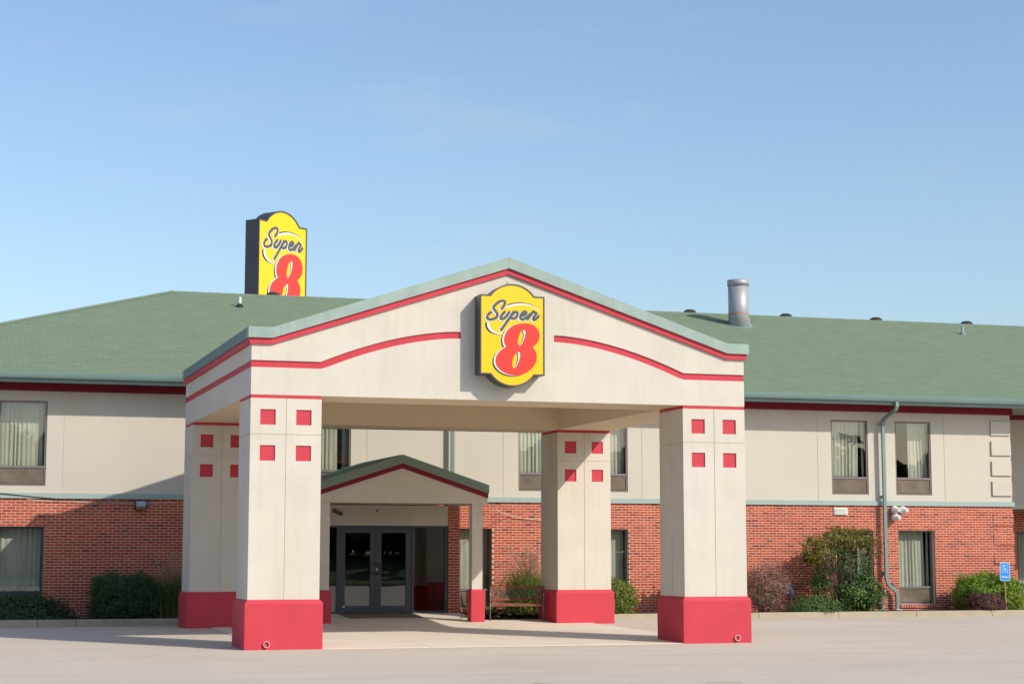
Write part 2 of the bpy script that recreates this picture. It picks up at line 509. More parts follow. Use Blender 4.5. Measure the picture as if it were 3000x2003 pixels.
def thing(name, label, cat, loc, group=None):
    o = bpy.data.objects.new(name, None)
    COL.objects.link(o)
    o.location = loc
    o.empty_display_size = 0.3
    return tag(o, label, cat, group)

def put(src, parent, wpos):
    """copy of a part that shares its mesh, placed so that its origin is at wpos"""
    c = src.copy()
    COL.objects.link(c)
    c.parent = parent
    c.location = Vector(wpos) - (world_loc(parent) if parent else Vector())
    return c

def proto(mb, name, mat):
    """mesh data built round the world origin, for copies that share it"""
    me = bpy.data.meshes.new(name)
    me.from_pydata(mb.v, [], mb.f)
    me.materials.append(M[mat])
    me.update()
    return me

def inst(me, name, parent, wpos):
    o = bpy.data.objects.new(name, me)
    COL.objects.link(o)
    o.parent = parent
    o.location = Vector(wpos) - world_loc(parent)
    return o

FX = lambda y: (lambda u, v, d: (u, y + d, v))              # facing -Y
BX = lambda y: (lambda u, v, d: (u, y - d, v))              # facing +Y
LX = lambda x: (lambda u, v, d: (x + d, u, v))              # facing -X
RX = lambda x: (lambda u, v, d: (x - d, u, v))              # facing +X

# ------------------------------------------------------------------ numbers of the place
YW = 12.569                  # front of the motel wall
A, DP = 4.936, 8.869         # half width and depth of the portico
CW, CD = 1.323, 1.240        # column width and depth
ZB, ZS, ZC = 4.628, 0.902, 4.564
def ground_z(y):
    return float(np.interp(y, [-900, -0.2, 7.6, 10.4, 900], [0, 0, 0.115, 0.07, 0.07]))
def pad_z(y):
    return float(np.interp(y, [-0.3, 7.57, 8.2, 10.85], [0.006, 0.127, 0.160, 0.293]))

# ------------------------------------------------------------------ ground
mb = MB()
ys = [-900, -200, -60, -20, -8, -0.2, 2, 4, 6, 7.6, 9, 10.4, 13, 40, 200, 900]
xs = [-900, -100, -30, -12, -5, 0, 5, 12, 30, 100, 900]
for a in range(len(xs) - 1):
    for b in range(len(ys) - 1):
        mb.poly([(xs[a], ys[b], ground_z(ys[b])), (xs[a + 1], ys[b], ground_z(ys[b])), (xs[a + 1], ys[b + 1], ground_z(ys[b + 1])), (xs[a], ys[b + 1], ground_z(ys[b + 1]))])
tag(mb.build('car_park', 'asphalt', org=(0, 0, 0)), 'pale worn asphalt car park in front of the motel', kind='structure')

# concrete drive under the portico: slabs with joints
pad = tag(bpy.data.objects.new('concrete_drive', None), 'cream concrete drive under the portico', kind='structure')
COL.objects.link(pad)
def slab(x0, x1, y0, y1, zf=pad_z, g=0.006):
    m = MB()
    n = 4
    top = []
    for k in range(n + 1):
        y = y0 + g + (y1 - y0 - 2 * g) * k / n
        top.append((y, zf(y) + 0.004))
    rings = [[(x0 + g, y, -0.15), (x1 - g, y, -0.15), (x1 - g, y, z), (x0 + g, y, z)] for y, z in top]
    m.loft(rings)
    m.build('concrete_slab', 'concrete_pad', pad)
for a, b in ((-4.45, -1.5), (-1.5, 1.5), (1.5, 4.45)):
    for c, d in ((-0.05, 2.9), (2.9, 5.9), (5.9, 8.75)):
        slab(a, b, c, d)
slab(-2.12, 2.12, 8.75, 10.85)

def strip(name, mat, x0, x1, y0, y1, z, label):
    m = MB()
    nx, ny = max(2, int((x1 - x0) / 0.25)), max(2, int((y1 - y0) / 0.25))
    for i in range(nx):
        for j in range(ny):
            q = []
            for a, b in ((i, j), (i + 1, j), (i + 1, j + 1), (i, j + 1)):
                x, y = x0 + (x1 - x0) * a / nx, y0 + (y1 - y0) * b / ny
                q.append((x, y, z + 0.022 * math.sin(x * 5.1 + y * 3.3) * math.sin(y * 4.7 - x * 1.9)))
            m.poly(q)
    return tag(m.build(name, mat), label, kind='structure')
strip('planting_bed', 'mulch', -13.5, -4.56, 10.5, YW + 0.01, 0.195, 'dark mulch bed along the left wall')
strip('planting_bed', 'mulch', 5.05, 19.1, 11.0, YW + 0.01, 0.195, 'dark mulch bed along the right wall')
strip('planting_bed', 'mulch', 19.1, 30.0, 11.0, 14.9, 0.190, 'mulch bed before the recessed wall')
strip('planting_bed', 'mulch', 2.14, 5.05, 8.76, YW + 0.01, 0.135, 'mulch bed behind the bench')
strip('planting_bed', 'mulch', -4.55, -2.14, 8.76, YW + 0.01, 0.135, 'mulch bed left of the entrance')

def kerb(name, joints, y0, h, label):
    k = tag(bpy.data.objects.new(name, None), label, kind='structure')
    COL.objects.link(k)
    z0 = ground_z(y0) - 0.1
    for a, b in zip(joints[:-1], joints[1:]):
        m = MB()
        prof = [(y0, z0), (y0 + 0.16, z0), (y0 + 0.16, z0 + 0.1 + h), (y0 + 0.045, z0 + 0.1 + h), (y0 + 0.015, z0 + 0.1 + h - 0.022)]
        m.loft([[(x, y, z) for y, z in prof] for x in (a + 0.007, b - 0.007)])
        m.build('kerb_stone', 'kerb', k)
kerb('kerb', [-13.5, -11.6, -9.7, -7.98, -7.12, -4.62], 10.40, 0.165, 'grey concrete kerb in front of the left bed')
kerb('kerb', [5.0, 7.95, 10.25, 12.55, 14.85, 17.15, 19.45, 21.75, 24.0, 27.0, 30.0], 10.92, 0.150, 'sunlit concrete kerb in front of the right bed')

# worn yellow bay line near the camera
m = MB()
for x, y, w, l in ((-2.75, -10.05, 0.22, 0.10), (-0.45, -10.50, 0.45, 0.05)):
    m.poly([(x, y, 0.006), (x + w, y - 0.15, 0.006), (x + w, y - 0.15 + l, 0.006), (x, y + l, 0.006)])
tag(m.build('bay_marking', 'yellow_line'), 'faint worn yellow paint traces on the asphalt', kind='structure')

# grass bank and woodland across the road (behind the viewer; the glass mirrors them)
m = MB()
gx = np.linspace(-120, 160, 29)
gy = [(-46.0, 0.0), (-46.3, 0.14), (-52, 0.5), (-60, 1.3), (-75, 1.8), (-140, 2.0)]
for i in range(len(gx) - 1):
    for (ya, za), (yb, zb) in zip(gy[:-1], gy[1:]):
        m.poly([(gx[i], ya, za), (gx[i], yb, zb), (gx[i + 1], yb, zb), (gx[i + 1], ya, za)])
tag(m.build('lawn', 'grass_lawn', org=(0, -46, 0)), 'grass bank across the car park mirrored in the glass', kind='structure')

# ------------------------------------------------------------------ motel building
motel = thing('motel_building', 'two storey motel with red brick ground floor, cream upper storey and green roof', 'building', (10, YW, 0.0))

UP = [(-12.35, -11.22), (-8.893, -7.768), (-1.375, -0.247), (4.219, 5.347), (6.140, 7.268), (13.268, 14.396), (15.241, 16.366)]
UZ0, UZG, UZ1 = 3.355, 3.812, 5.405
LO = [(-12.35, -11.22), (-8.893, -7.765), (2.385, 3.514), (6.153, 7.281), (13.372, 14.500), (15.277, 16.405)]
LZ1 = ZT - 10 * BC
LZ0 = ZT - 40 * BC
LZG = 0.815
X0, X1 = -13.0, 18.926
XR, YR2 = 30.0, 14.75          # recessed part at the right

# stucco upper wall, one panel between each pair of joints
def stucco_panels(joints, y, holes, z0=3.18, z1=5.84):
    for a, b in zip(joints[:-1], joints[1:]):
        m = MB()
        m.panel(a + 0.008, b - 0.008, z0, z1, 0.0, 0.13, FX(y), [(h[0], h[1], UZ0, UZ1) for h in holes if a < (h[0] + h[1]) / 2 < b])
        m.build('stucco_panel', 'stucco_wall', motel)
stucco_panels([X0, -9.305, -7.374, -1.79, 0.164, 3.800, 7.671, 12.848, 16.779, X1], YW, UP)
m = MB()
m.panel(X0, X1, 3.18, 5.84, 0.0, 0.10, FX(YW + 0.009), [(h[0] - 0.002, h[1] + 0.002, UZ0 - 0.002, UZ1 + 0.002) for h in UP])
m.build('joint_backing', 'stucco_groove', motel)
m = MB(); m.panel(X1, XR, 3.19, 5.84, 0.0, 0.12, FX(YR2)); m.build('stucco_panel', 'stucco_wall', motel)
m = MB(); m.box(X1 - 0.16, X1 - 0.013, YW + 0.14, YR2, 3.19, 5.83); m.build('stucco_return', 'stucco_wall', motel)

# brickwork
LOW_HOLES = [(a, b, LZ0, LZ1) for a, b in LO]
ENT = (-2.13, 2.13, -1.0, 2.92)
def bricks_of(x0, x1, z_lo, holes, y, raised=()):
    """bricks (x0, x1, row, y) laid in stretcher bond, cut at the openings"""
    out = []
    nrow = int(round((ZT - z_lo) / BC))
    for r in range(nrow):
        zc = ZT - (r + 0.5) * BC
        cuts = sorted([(h[0], h[1]) for h in holes if h[2] < zc < h[3]])
        k0 = int(math.floor(x0 / BL_)) - 1
        k1 = int(math.ceil(x1 / BL_)) + 1
        for k in range(k0, k1 + 1):
            a = (k - 0.5 * (r % 2)) * BL_ + 0.0051
            b = a + BL_ - 0.0102
            segs = [(max(a, x0), min(b, x1))]
            for c0, c1 in cuts:
                ns = []
                for s0, s1 in segs:
                    if c1 <= s0 or c0 >= s1:
                        ns.append((s0, s1))
                    else:
                        if c0 - s0 > 0.028: ns.append((s0, c0))
                        if s1 - c1 > 0.028: ns.append((c1, s1))
                segs = ns
            for s0, s1 in segs:
                if s1 - s0 > 0.028:
                    yy = y
                    for q in raised:
                        if q[0] - 0.02 < (s0 + s1) / 2 < q[1] and q[2] < zc < q[3]:
                            yy = y - 0.02
                    out.append((s0, s1, r, yy))
    return out
def brick_box(mb, b):
    z1 = ZT - b[2] * BC - 0.0051
    z0 = z1 - BC + 0.0102
    x0, x1, y0, y1 = b[0], b[1], b[3], b[3] + 0.05
    i = len(mb.v)
    mb.v += [(x0, y0, z0), (x1, y0, z0), (x1, y0, z1), (x0, y0, z1), (x0, y1, z0), (x1, y1, z0), (x1, y1, z1), (x0, y1, z1)]
    mb.f += [(i, i + 1, i + 2, i + 3), (i, i + 4, i + 5, i + 1), (i + 1, i + 5, i + 6, i + 2), (i + 2, i + 6, i + 7, i + 3), (i + 3, i + 7, i + 4, i)]
BRK_Z = 0.11
m = MB()
m.panel(X0, X1, 0.0, ZT + 0.05, 0.0, 0.20, FX(YW + 0.0028), LOW_HOLES + [ENT])
wall = m.build('brick_wall', 'mortar', motel)
quoin = [(18.28, 18.95, ZT - (3 + 8 * k + 5.5) * BC, ZT - (3 + 8 * k - 0.5) * BC) for k in range(4)]
allb = bricks_of(X0, X1, ZT - 43 * BC, LOW_HOLES + [ENT] + quoin, YW)
for q in quoin:
    allb += [(a, b, r, YW - 0.02) for a, b, r, y in bricks_of(q[0] + 0.006, X1 + 0.02, ZT - 43 * BC, [], YW) if q[2] < ZT - (r + 0.5) * BC < q[3]]
    m = MB(); m.box(q[0] + 0.004, X1 + 0.018, YW - 0.0172, YW + 0.02, q[2] + 0.034, q[3] - 0.034); m.build('quoin_mortar', 'mortar', motel)
near, rest = [], MB()
for b in allb:
    zc = ZT - (b[2] + 0.5) * BC
    full = abs(b[1] - b[0] - (BL_ - 0.0102)) < 1e-3
    if full and -7.75 < b[0] and b[1] < -4.75 and zc > 1.25 and len(near) < 300:
        near.append(b)
    else:
        brick_box(rest, b)
bm_ = MB(); brick_box(bm_, (0.0, BL_ - 0.0102, 0, 0.0))
bm_.v = [(x, y, z - ZT) for x, y, z in bm_.v]
brick_me = proto(bm_, 'brick', 'brick')
for b in near:
    inst(brick_me, 'brick', wall, (b[0], b[3], ZT - b[2] * BC))
tag(rest.build('brickwork', 'brick', wall), kind='stuff')
# recessed brick wall at the right edge
RW = [(20.42, 21.55, LZ0, LZ1)]
m = MB(); m.panel(X1 - 0.02, XR, 0.0, ZT + 0.05, 0.0, 0.2, FX(YR2 + 0.0028), RW)
wall2 = m.build('brick_wall', 'mortar', motel)
r2 = MB()
for b in bricks_of(X1, XR, ZT - 43 * BC, RW, YR2): brick_box(r2, b)
tag(r2.build('brickwork', 'brick', wall2), kind='stuff')
m = MB(); m.box(X1 - 0.2, X1 - 0.012, YW + 0.21, YR2, 0.0, ZT); m.build('brick_return', 'mortar', motel)

# rowlock sills under the ground floor windows
sill_mb = MB(); sill_mb.box(0, 0.058, -0.035, 0.12, -0.098, 0.0)
sill_me = proto(sill_mb, 'sill_brick', 'brick')
for a, b in ((2.385, 3.514), (15.277, 16.405)):
    m = MB(); m.box(a, b, YW - 0.03, YW + 0.12, LZ0 - 0.095, LZ0 - 0.006)
    s = m.build('window_sill', 'mortar', motel)
    n = int((b - a) / 0.0752)
    for k in range(n):
        inst(sill_me, 'sill_brick', s, (a + 0.004 + k * (b - a) / n, YW, LZ0 - 0.002))

# teal band between the storeys, red frieze under the eave
for a, b in ((X0, -2.1), (2.1, 5.9), (5.9, 10.1), (10.1, 14.2), (14.2, X1 + 0.045)):
    m = MB(); m.box(a + 0.0015, b - 0.0015, YW - 0.045, YW + 0.06, 3.058, 3.186); m.build('belt_course', 'teal_band', motel)
m = MB(); m.box(X1 + 0.05, XR, YR2 - 0.045, YR2 + 0.06, 3.03, 3.195); m.build('belt_course', 'teal_band', motel)
m = MB(); m.box(X0, X1 + 0.06, YW - 0.07, YW + 0.06, 5.648, 5.832); m.build('frieze_band', 'red_trim', motel)
m = MB(); m.box(X1 - 0.02, XR, YR2 - 0.07, YR2 + 0.06, 5.70, 5.833); m.build('frieze_band', 'red_trim', motel)

# stucco quoin blocks at the corner
for z0, z1 in ((5.070, 5.471), (4.500, 4.905), (3.930, 4.335), (3.362, 3.769)):
    m = MB(); m.box(18.275, X1 - 0.02, YW - 0.05, YW + 0.02, z0, z1)
    m.build('quoin_block', 'stucco_wall', motel, bevel=0.006)

# eave: soffit, fascia, gutter in lengths
YE = 11.72
XE = -13.85
m = MB(); m.box(XE + 0.1, XR, YE + 0.09, YR2 + 0.2, 5.842, 5.86); m.build('soffit', 'soffit', motel)
m = MB(); m.box(XE, XR, YE + 0.03, YE + 0.085, 5.79, 6.02); m.build('eave_fascia', 'teal_metal', motel)
gprof = [(YE + 0.025, 6.035), (YE + 0.025, 5.880), (YE - 0.075, 5.880), (YE - 0.098, 5.925), (YE - 0.115, 5.985), (YE - 0.122, 6.035), (YE - 0.100, 6.035), (YE - 0.095, 5.985), (YE - 0.072, 5.900), (YE + 0.012, 5.900), (YE + 0.012, 6.035)]
gx = [XE, -11.3, -8.09, -4.70, -1.6, 1.5, 4.6, 7.7, 12.6, 15.70, 18.62, 21.6, 24.6, 27.6, XR]
for a, b in zip(gx[:-1], gx[1:]):
    m = MB(); m.loft([[(x, y, z) for y, z in gprof] for x in (a + 0.002, b - 0.002)])
    m.build('gutter', 'teal_metal', motel)

# roof: stepped shingle courses with a hip at the left
YRG, ZRG, XHP = 21.80, 9.497, -3.68
PIT = (ZRG - 6.035) / (YRG - YE)
m = MB()
NC = 76
run = YRG - (YE - 0.03)
for k in range(NC):
    t0, t1 = k / NC, (k + 1) / NC
    y0, y1 = YE - 0.03 + run * t0, YE - 0.03 + run * t1
    z0, z1 = ZRG - PIT * (YRG - y0) + 0.011, ZRG - PIT * (YRG - y1)
    xa0, xa1 = XHP - (YRG - y0), XHP - (YRG - y1)
    m.poly([(xa0, y0, z0), (XR + 0.5, y0, z0), (XR + 0.5, y1, z1), (xa1, y1, z1)])
    m.poly([(xa0, y0, z0 - 0.013), (XR + 0.5, y0, z0 - 0.013), (XR + 0.5, y0, z0), (xa0, y0, z0)])
yb = 2 * YRG - YE
xl = XHP - run
m.poly([(XR + 0.5, YRG, ZRG), (XR + 0.5, yb, 6.035), (xl, yb, 6.035), (XHP, YRG, ZRG)])
m.poly([(XHP, YRG, ZRG), (xl, yb, 6.035), (xl, YE - 0.03, 6.035)])
roof = m.build('roof', 'shingle', motel)
m = MB()
m.loft([[(x, YRG - 0.15, ZRG - 0.15 * PIT + 0.012), (x, YRG, ZRG + 0.022), (x, YRG + 0.15, ZRG - 0.15 * PIT + 0.012), (x, YRG + 0.15, ZRG - 0.15 * PIT), (x, YRG, ZRG + 0.004), (x, YRG - 0.15, ZRG - 0.15 * PIT)] for x in (XHP, XR)])
m.build('ridge_cap', 'shingle', roof)
m = MB()
rr = []
for t in (0.0, run - 0.02):
    c = Vector((XHP - t, YRG - t, ZRG - PIT * t))
    s = Vector((0.1, -0.1, -0.035))
    rr.append([c + s + Vector((0, 0, 0.02)), c + Vector((0, 0, 0.035)), c - Vector((0.1, -0.1, 0.035)) + Vector((0, 0, 0.02)), c + Vector((0, 0, -0.02))])
m.loft(rr)
m.build('hip_cap', 'shingle', roof)

def roof_at(x, y):
    return Vector((x, y, ZRG - PIT * (YRG - y)))
# round vents along the far side of the ridge
for i, x in enumerate((-0.56, 13.20, 16.65, 20.0, 23.48)):
    c = Vector((x, YRG + 0.45, ZRG - 0.45 * PIT))
    m = MB(); m.lathe([(0.17, -0.12), (0.17, 0.16), (0.23, 0.17), (0.225, 0.22), (0.19, 0.285), (0.11, 0.325), (0.03, 0.335)], c, 16)
    m.build('roof_vent', 'rubber', roof)
# plastic soil pipes with boots
for x, y, h, r, col in ((-1.95, 19.95, 0.30, 0.045, 'pvc'), (14.28, 20.05, 0.26, 0.04, 'teal_band'), (22.05, 20.15, 0.26, 0.04, 'teal_band')):
    c = roof_at(x, y)
    m = MB(); m.lathe([(r, -0.1), (r, h), (r * 0.8, h), (r * 0.8, h - 0.05)], c, 14)
    p = m.build('vent_pipe', col, roof, smooth=False)
    m = MB(); m.lathe([(0.115, -0.06), (0.105, 0.04), (0.06, 0.095), (r + 0.004, 0.105)], c, 14)
    m.build('pipe_boot', 'rubber' if col == 'pvc' else 'green_trim', p)
# steel flue
cx, cy = 13.99, 20.15
c = Vector((cx, cy, roof_at(cx, cy).z))
m = MB(); m.lathe([(0.325, -0.35), (0.325, 1.38), (0.30, 1.38), (0.30, 0.9)], c, 28)
fl = m.build('steel_flue', 'galv', roof, smooth=False)
for p in fl.data.polygons: p.use_smooth = abs(p.normal.z) < 0.5
m = MB(); m.lathe([(0.328, 1.26), (0.350, 1.265), (0.350, 1.45), (0.335, 1.45), (0.335, 1.3)], c, 28)
q = m.build('flue_collar', 'galv', fl)
for p in q.data.polygons: p.use_smooth = abs(p.normal.z) < 0.5
m = MB(); m.lathe([(0.326, 0.345), (0.331, 0.35), (0.331, 0.365), (0.326, 0.370)], c, 28); m.build('rust_seam', 'rust', fl)
m = MB()
rg = []
for rad, dz in ((0.33, 0.03), (0.41, 0.012), (0.41, 0.004)):
    rg.append([(cx + rad * math.cos(t), cy + rad * math.sin(t), roof_at(0, cy + rad * math.sin(t)).z + dz) for t in np.linspace(0, 2 * math.pi, 24, endpoint=False)])
m.loft(rg, True, False); m.build('flue_flashing', 'green_trim', fl)

# hull that keeps the rooms dark
m = MB()
m.box(X0, X0 + 0.2, YW + 0.22, yb - 0.6, 0, 5.84)
m.build('end_wall', 'stucco_wall', motel)
m = MB(); m.box(X0, XR, yb - 0.8, yb - 0.6, 0, 5.84); m.build('rear_wall', 'stucco_wall', motel)
m = MB(); m.box(XR - 0.2, XR, YR2 + 0.21, yb - 0.85, 0, 5.84); m.build('end_wall', 'stucco_wall', motel)
m = MB(); m.box(X0 + 0.21, XR - 0.21, 16.9, 17.05, 0.1, 5.84); m.build('corridor_wall', 'dark_room', motel)
m = MB(); m.panel(X0 + 0.21, XR - 0.21, YW + 0.21, 16.88, 0, 0.12, lambda u, v, d: (u, v, 3.0 + d)); m.build('upper_floor', 'dark_room', motel)
m = MB(); m.box(X0 + 0.21, XR - 0.21, YW + 0.21, 16.88, 0.05, 0.20); m.build('ground_floor', 'dark_room', motel)
for x in (-10.3, -6.3, -2.9, 3.75, 10.9, 18.6):
    m = MB(); m.box(x, x + 0.12, YW + 0.22, 16.88, 0.21, 2.98); m.build('party_wall', 'dark_room', motel)
for x in (-10.3, -6.3, 1.2, 5.68, 10.9, 14.77, 18.6):
    m = MB(); m.box(x, x + 0.1, YW + 0.22, 16.88, 3.13, 5.83); m.build('party_wall', 'dark_room', motel)

# windows: frame (the part) with pane, curtain, louvre slats
slat_cache = {}
def curtain_mesh(a, b, z0, z1, y, seed, spread=0.0, lean=0.0):
    r = random.Random(seed)
    ph = [r.uniform(0, 6.28) for _ in range(4)]
    lam = r.uniform(0.105, 0.14)
    m = MB()
    nx, nz = int((b - a) / 0.012) + 2, 10
    for j in range(nz + 1):
        tz = j / nz
        for i in range(nx + 1):
            tx = i / nx
            s = tx * (b - a)
            w = 0.6 + 0.4 * math.sin(s * 9 + ph[2])
            yy = y + 0.026 * w * math.sin(2 * math.pi * (s / lam) + ph[0] + 0.8 * math.sin(s * 7 + ph[1]) + 0.35 * tz * math.sin(s * 13 + ph[3]))
            xx = a + s + (1 - tz) * lean * tx + 0.01 * (1 - tz) * math.sin(s * 21 + ph[3])
            m.v.append((xx, yy, z0 + (z1 - z0) * tz))
    for j in range(nz):
        for i in range(nx):
            k = j * (nx + 1) + i
            m.f.append((k, k + 1, k + nx + 2, k + nx + 1))
    return m
def window(x0, x1, z0, zg, z1, yf, fmat, curtains, seed, parent=motel):
    t = 0.042
    m = MB()
    e = 0.003
    m.panel(x0 + e, x1 - e, z0 + e, z1 - e, 0.0, 0.075, FX(yf), [(x0 + t, x1 - t, z0 + t, zg - 0.03), (x0 + t, x1 - t, zg + 0.03, z1 - t)])
    w = m.build('window', fmat, parent)
    m = MB(); m.box(x0 + t - 0.006, x1 - t + 0.006, yf + 0.032, yf + 0.036, zg + 0.026, z1 - t + 0.006)
    m.f = [m.f[2]]
    m.build('pane', 'glass', w)
    m = MB(); m.box(x0 + t - 0.005, x1 - t + 0.005, yf + 0.052, yf + 0.07, z0 + t - 0.005, zg - 0.026)
    m.build('louvre_backing', 'black', w)
    wd = round(x1 - x0 - 2 * t - 0.004, 3)
    if wd not in slat_cache:
        s = MB(); s.loft([[(x, 0.030, 0.002), (x, 0.006, 0.0), (x, 0.0, 0.017), (x, 0.030, 0.019)] for x in (0, wd)])
        slat_cache[wd] = proto(s, 'slat', 'slat')
    n = 16
    for k in range(n):
        inst(slat_cache[wd], 'slat', w, (x0 + t + 0.002, yf + 0.018, z0 + t + 0.010 + (zg - 0.03 - z0 - t - 0.02) * (k + 0.2) / n))
    for a, b, zl, ln in curtains:
        fa, fb = x0 + t + (x1 - x0 - 2 * t) * a, x0 + t + (x1 - x0 - 2 * t) * b
        curtain_mesh(fa, fb, zg + zl, z1 - 0.01, yf + 0.19, seed + int(a * 10), lean=ln).build('curtain', 'curtain', w, smooth=True)
    return w
full = [(0.0, 1.0, 0.035, 0.0)]
UC = [full, full, [(0.0, 0.74, 0.02, 0.0), (0.86, 1.0, 0.02, 0.0)], full, [(0.0, 0.35, 0.02, 0), (0.45, 1.0, 0.02, 0)], [(0.0, 0.86, 0.05, -0.04), (0.94, 1.0, 0.01, 0.0)], [(0.45, 1.0, 0.01, 0.09)]]
for i, (a, b) in enumerate(UP):
    window(a, b, UZ0, UZG, UZ1, YW + 0.022, 'bronze', UC[i], 11 + i)
LC = [full, [(0.0, 1.0, -0.01, 0)], [(0.0, 0.78, 0.02, 0), (0.86, 1.0, 0.01, 0)], [(0.0, 0.48, 0.02, 0.12), (0.62, 1.0, 0.01, 0)], [(0.72, 1.0, 0.01, 0)], [(0.0, 0.86, 0.02, 0.03), (0.94, 1.0, 0.0, 0)]]
for i, (a, b) in enumerate(LO):
    window(a, b, LZ0, LZG, LZ1, YW + 0.135, 'anod' if i < 2 else 'bronze', LC[i], 41 + i)
window(RW[0][0], RW[0][1], LZ0, LZG, LZ1, YR2 + 0.12, 'anod', full, 71)

# downspouts
def downspout(pts, w=0.092, d=0.07):
    m = MB()
    pts = [Vector(p) for p in pts]
    rings = []
    for k, p in enumerate(pts):
        t = (pts[min(k + 1, len(pts) - 1)] - pts[max(k - 1, 0)]).normalized()
        s = Vector((1, 0, 0)); s = (s - t * s.dot(t)).normalized() if abs(t.x) < 0.95 else Vector((0, 0, 1))
        n = t.cross(s).normalized()
        rings.append([p + s * (w / 2 * a) + n * (d / 2 * b) for a, b in ((-1, -1), (1, -1), (1, 1), (-1, 1))])
    m.loft(rings)
    return m
yd = YW - 0.16
m = downspout([(14.84, YE - 0.03, 5.92), (14.84, YE - 0.03, 5.74), (14.835, YE + 0.02, 5.66), (14.80, yd - 0.14, 5.47), (14.79, yd - 0.03, 5.40), (14.785, yd, 5.30), (14.79, yd, 3.16)])
ds = m.build('downspout', 'teal_metal', motel)
m = downspout([(14.79, yd, 3.159), (14.79, yd, 1.12), (14.80, yd, 1.02), (14.84, yd, 0.92), (14.93, yd, 0.83), (15.03, yd, 0.76), (15.09, yd, 0.68), (15.105, yd, 0.58), (15.105, yd, 0.235)])
m.build('lower_downspout', 'teal_metal', motel)
for z in (5.3, 3.3, 1.2):
    m = MB(); m.box(14.74, 14.85, yd + 0.032, YW, z, z + 0.035); m.build('downspout_bracket', 'teal_metal', ds)
m = MB(); m.box(15.03, 15.20, yd - 0.09, yd + 0.09, 0.15, 0.228); m.build('splash_pipe', 'white_paint', motel)
m = downspout([(2.415, YE - 0.03, 5.92), (2.415, YE - 0.03, 5.74), (2.395, yd, 5.38), (2.39, yd, 5.2), (2.39, yd, 3.25)])
m.build('downspout', 'teal_metal', motel)

# louvred wall vent, three white vent nozzles, pipe, tap
m = MB(); m.box(13.30, 13.715, YW - 0.025, YW + 0.02, 2.79, 2.995)
v = m.build('wall_vent', 'white_paint', motel, bevel=0.004)
for k in range(6):
    m = MB(); m.loft([[(x, YW - 0.028, 2.81 + k * 0.029), (x, YW - 0.052, 2.806 + k * 0.029), (x, YW - 0.028, 2.828 + k * 0.029)] for x in (13.33, 13.685)])
    m.build('vent_slat', 'white_paint', v)
for cx, cz in ((15.10, 2.945), (15.345, 2.935), (15.105, 2.735)):
    ax = Vector((0.30, -1.0, 0.02)).normalized()
    s = ax.cross(Vector((0, 0, 1))).normalized(); u = s.cross(ax)
    c = Vector((cx, YW - 0.0, cz))
    m = MB()
    prof = [(0.04, -0.02), (0.05, 0.02), (0.095, 0.035), (0.108, 0.06), (0.108, 0.13), (0.092, 0.165), (0.064, 0.20), (0.060, 0.275), (0.047, 0.275), (0.045, 0.20)]
    m.loft([[c + ax * h + (s * math.cos(t) + u * math.sin(t)) * r for t in np.linspace(0, 2 * math.pi, 18, endpoint=False)] for r, h in prof], True, True)
    m.build('vent_nozzle', 'pvc', motel, smooth=True)
m = MB(); m.tube([(14.68, YW - 0.06, 0.15), (14.68, YW - 0.06, 0.55)], 0.036, 12); m.build('riser_pipe', 'zinc', motel, smooth=True)
m = MB(); m.tube([(14.68, YW - 0.06, 0.55), (14.68, YW - 0.06, 0.84), (14.67, YW - 0.06, 0.89), (14.63, YW - 0.06, 0.92), (14.58, YW - 0.02, 0.92), (14.56, YW + 0.02, 0.90)], 0.037, 12)
m.build('old_pipe', 'brass', motel, smooth=True)
m = MB(); m.lathe([(0.042, 0), (0.048, 0.02), (0.02, 0.03), (0.02, 0.10), (0.03, 0.10), (0.03, 0.12)], (14.76, YW, 0.73), 12, 'y'); m.build('garden_tap', 'zinc', motel)
m = MB(); m.box(15.01, 15.07, YW - 0.06, YW, 0.83, 0.93); m.build('outlet_box', 'anod', motel, bevel=0.004)
m = MB(); m.lathe([(0.15, 0.0), (0.15, 0.05), (0.13, 0.16), (0.08, 0.21), (0.02, 0.225)], (11.87, YW, 0.72), 18, 'y')
for k, p in enumerate(m.v):
    m.v[k] = (p[0] + 0.03 * math.sin(p[2] * 40), p[1], p[2] + (0.05 if p[0] < 11.87 else -0.03))
tag(m.build('plastic_cover', 'plastic_blue', motel, smooth=True))

# ------------------------------------------------------------------ entrance vestibule and canopy
YV, YCN = 10.80, 8.20
entr = thing('entrance_porch', 'small gabled entrance porch with two red footed posts and dark glass doors', 'porch', (0, 9.6, 0.2))
# brick piers of the vestibule
for x0, x1 in ((1.842, 2.130), (-2.130, -1.842)):
    m = MB(); m.box(x0 + 0.004, x1 - 0.004, YV + 0.0028, YW + 0.1, 0.1, 2.905)
    pier = m.build('brick_pier', 'mortar', entr)
    for b in bricks_of(x0, x1, ZT - 42 * BC, [(-9, 9, 2.912, 4)], YV):
        q = MB(); brick_box(q, b); q.build('brick', 'brick', pier)
    if x0 > 0:
        m = MB()
        for r in range(3, 43):
            z1 = ZT - r * BC - 0.0051
            off = 0.104 if r % 2 else 0.0
            y = YV + 0.052 - off
            while y < YW - 0.02:
                a, b2 = max(y, YV + 0.052), min(y + BL_ - 0.0102, YW - 0.01)
                if b2 - a > 0.03: m.box(x1 - 0.03, x1, a, b2, z1 - BC + 0.0102, z1)
                y += BL_
        tag(m.build('return_brickwork', 'brick', pier), kind='stuff')
m = MB(); m.box(-1.840, 1.840, YV + 0.012, YV + 0.2, 2.418, 2.912); m.build('header_wall', 'stucco', entr)
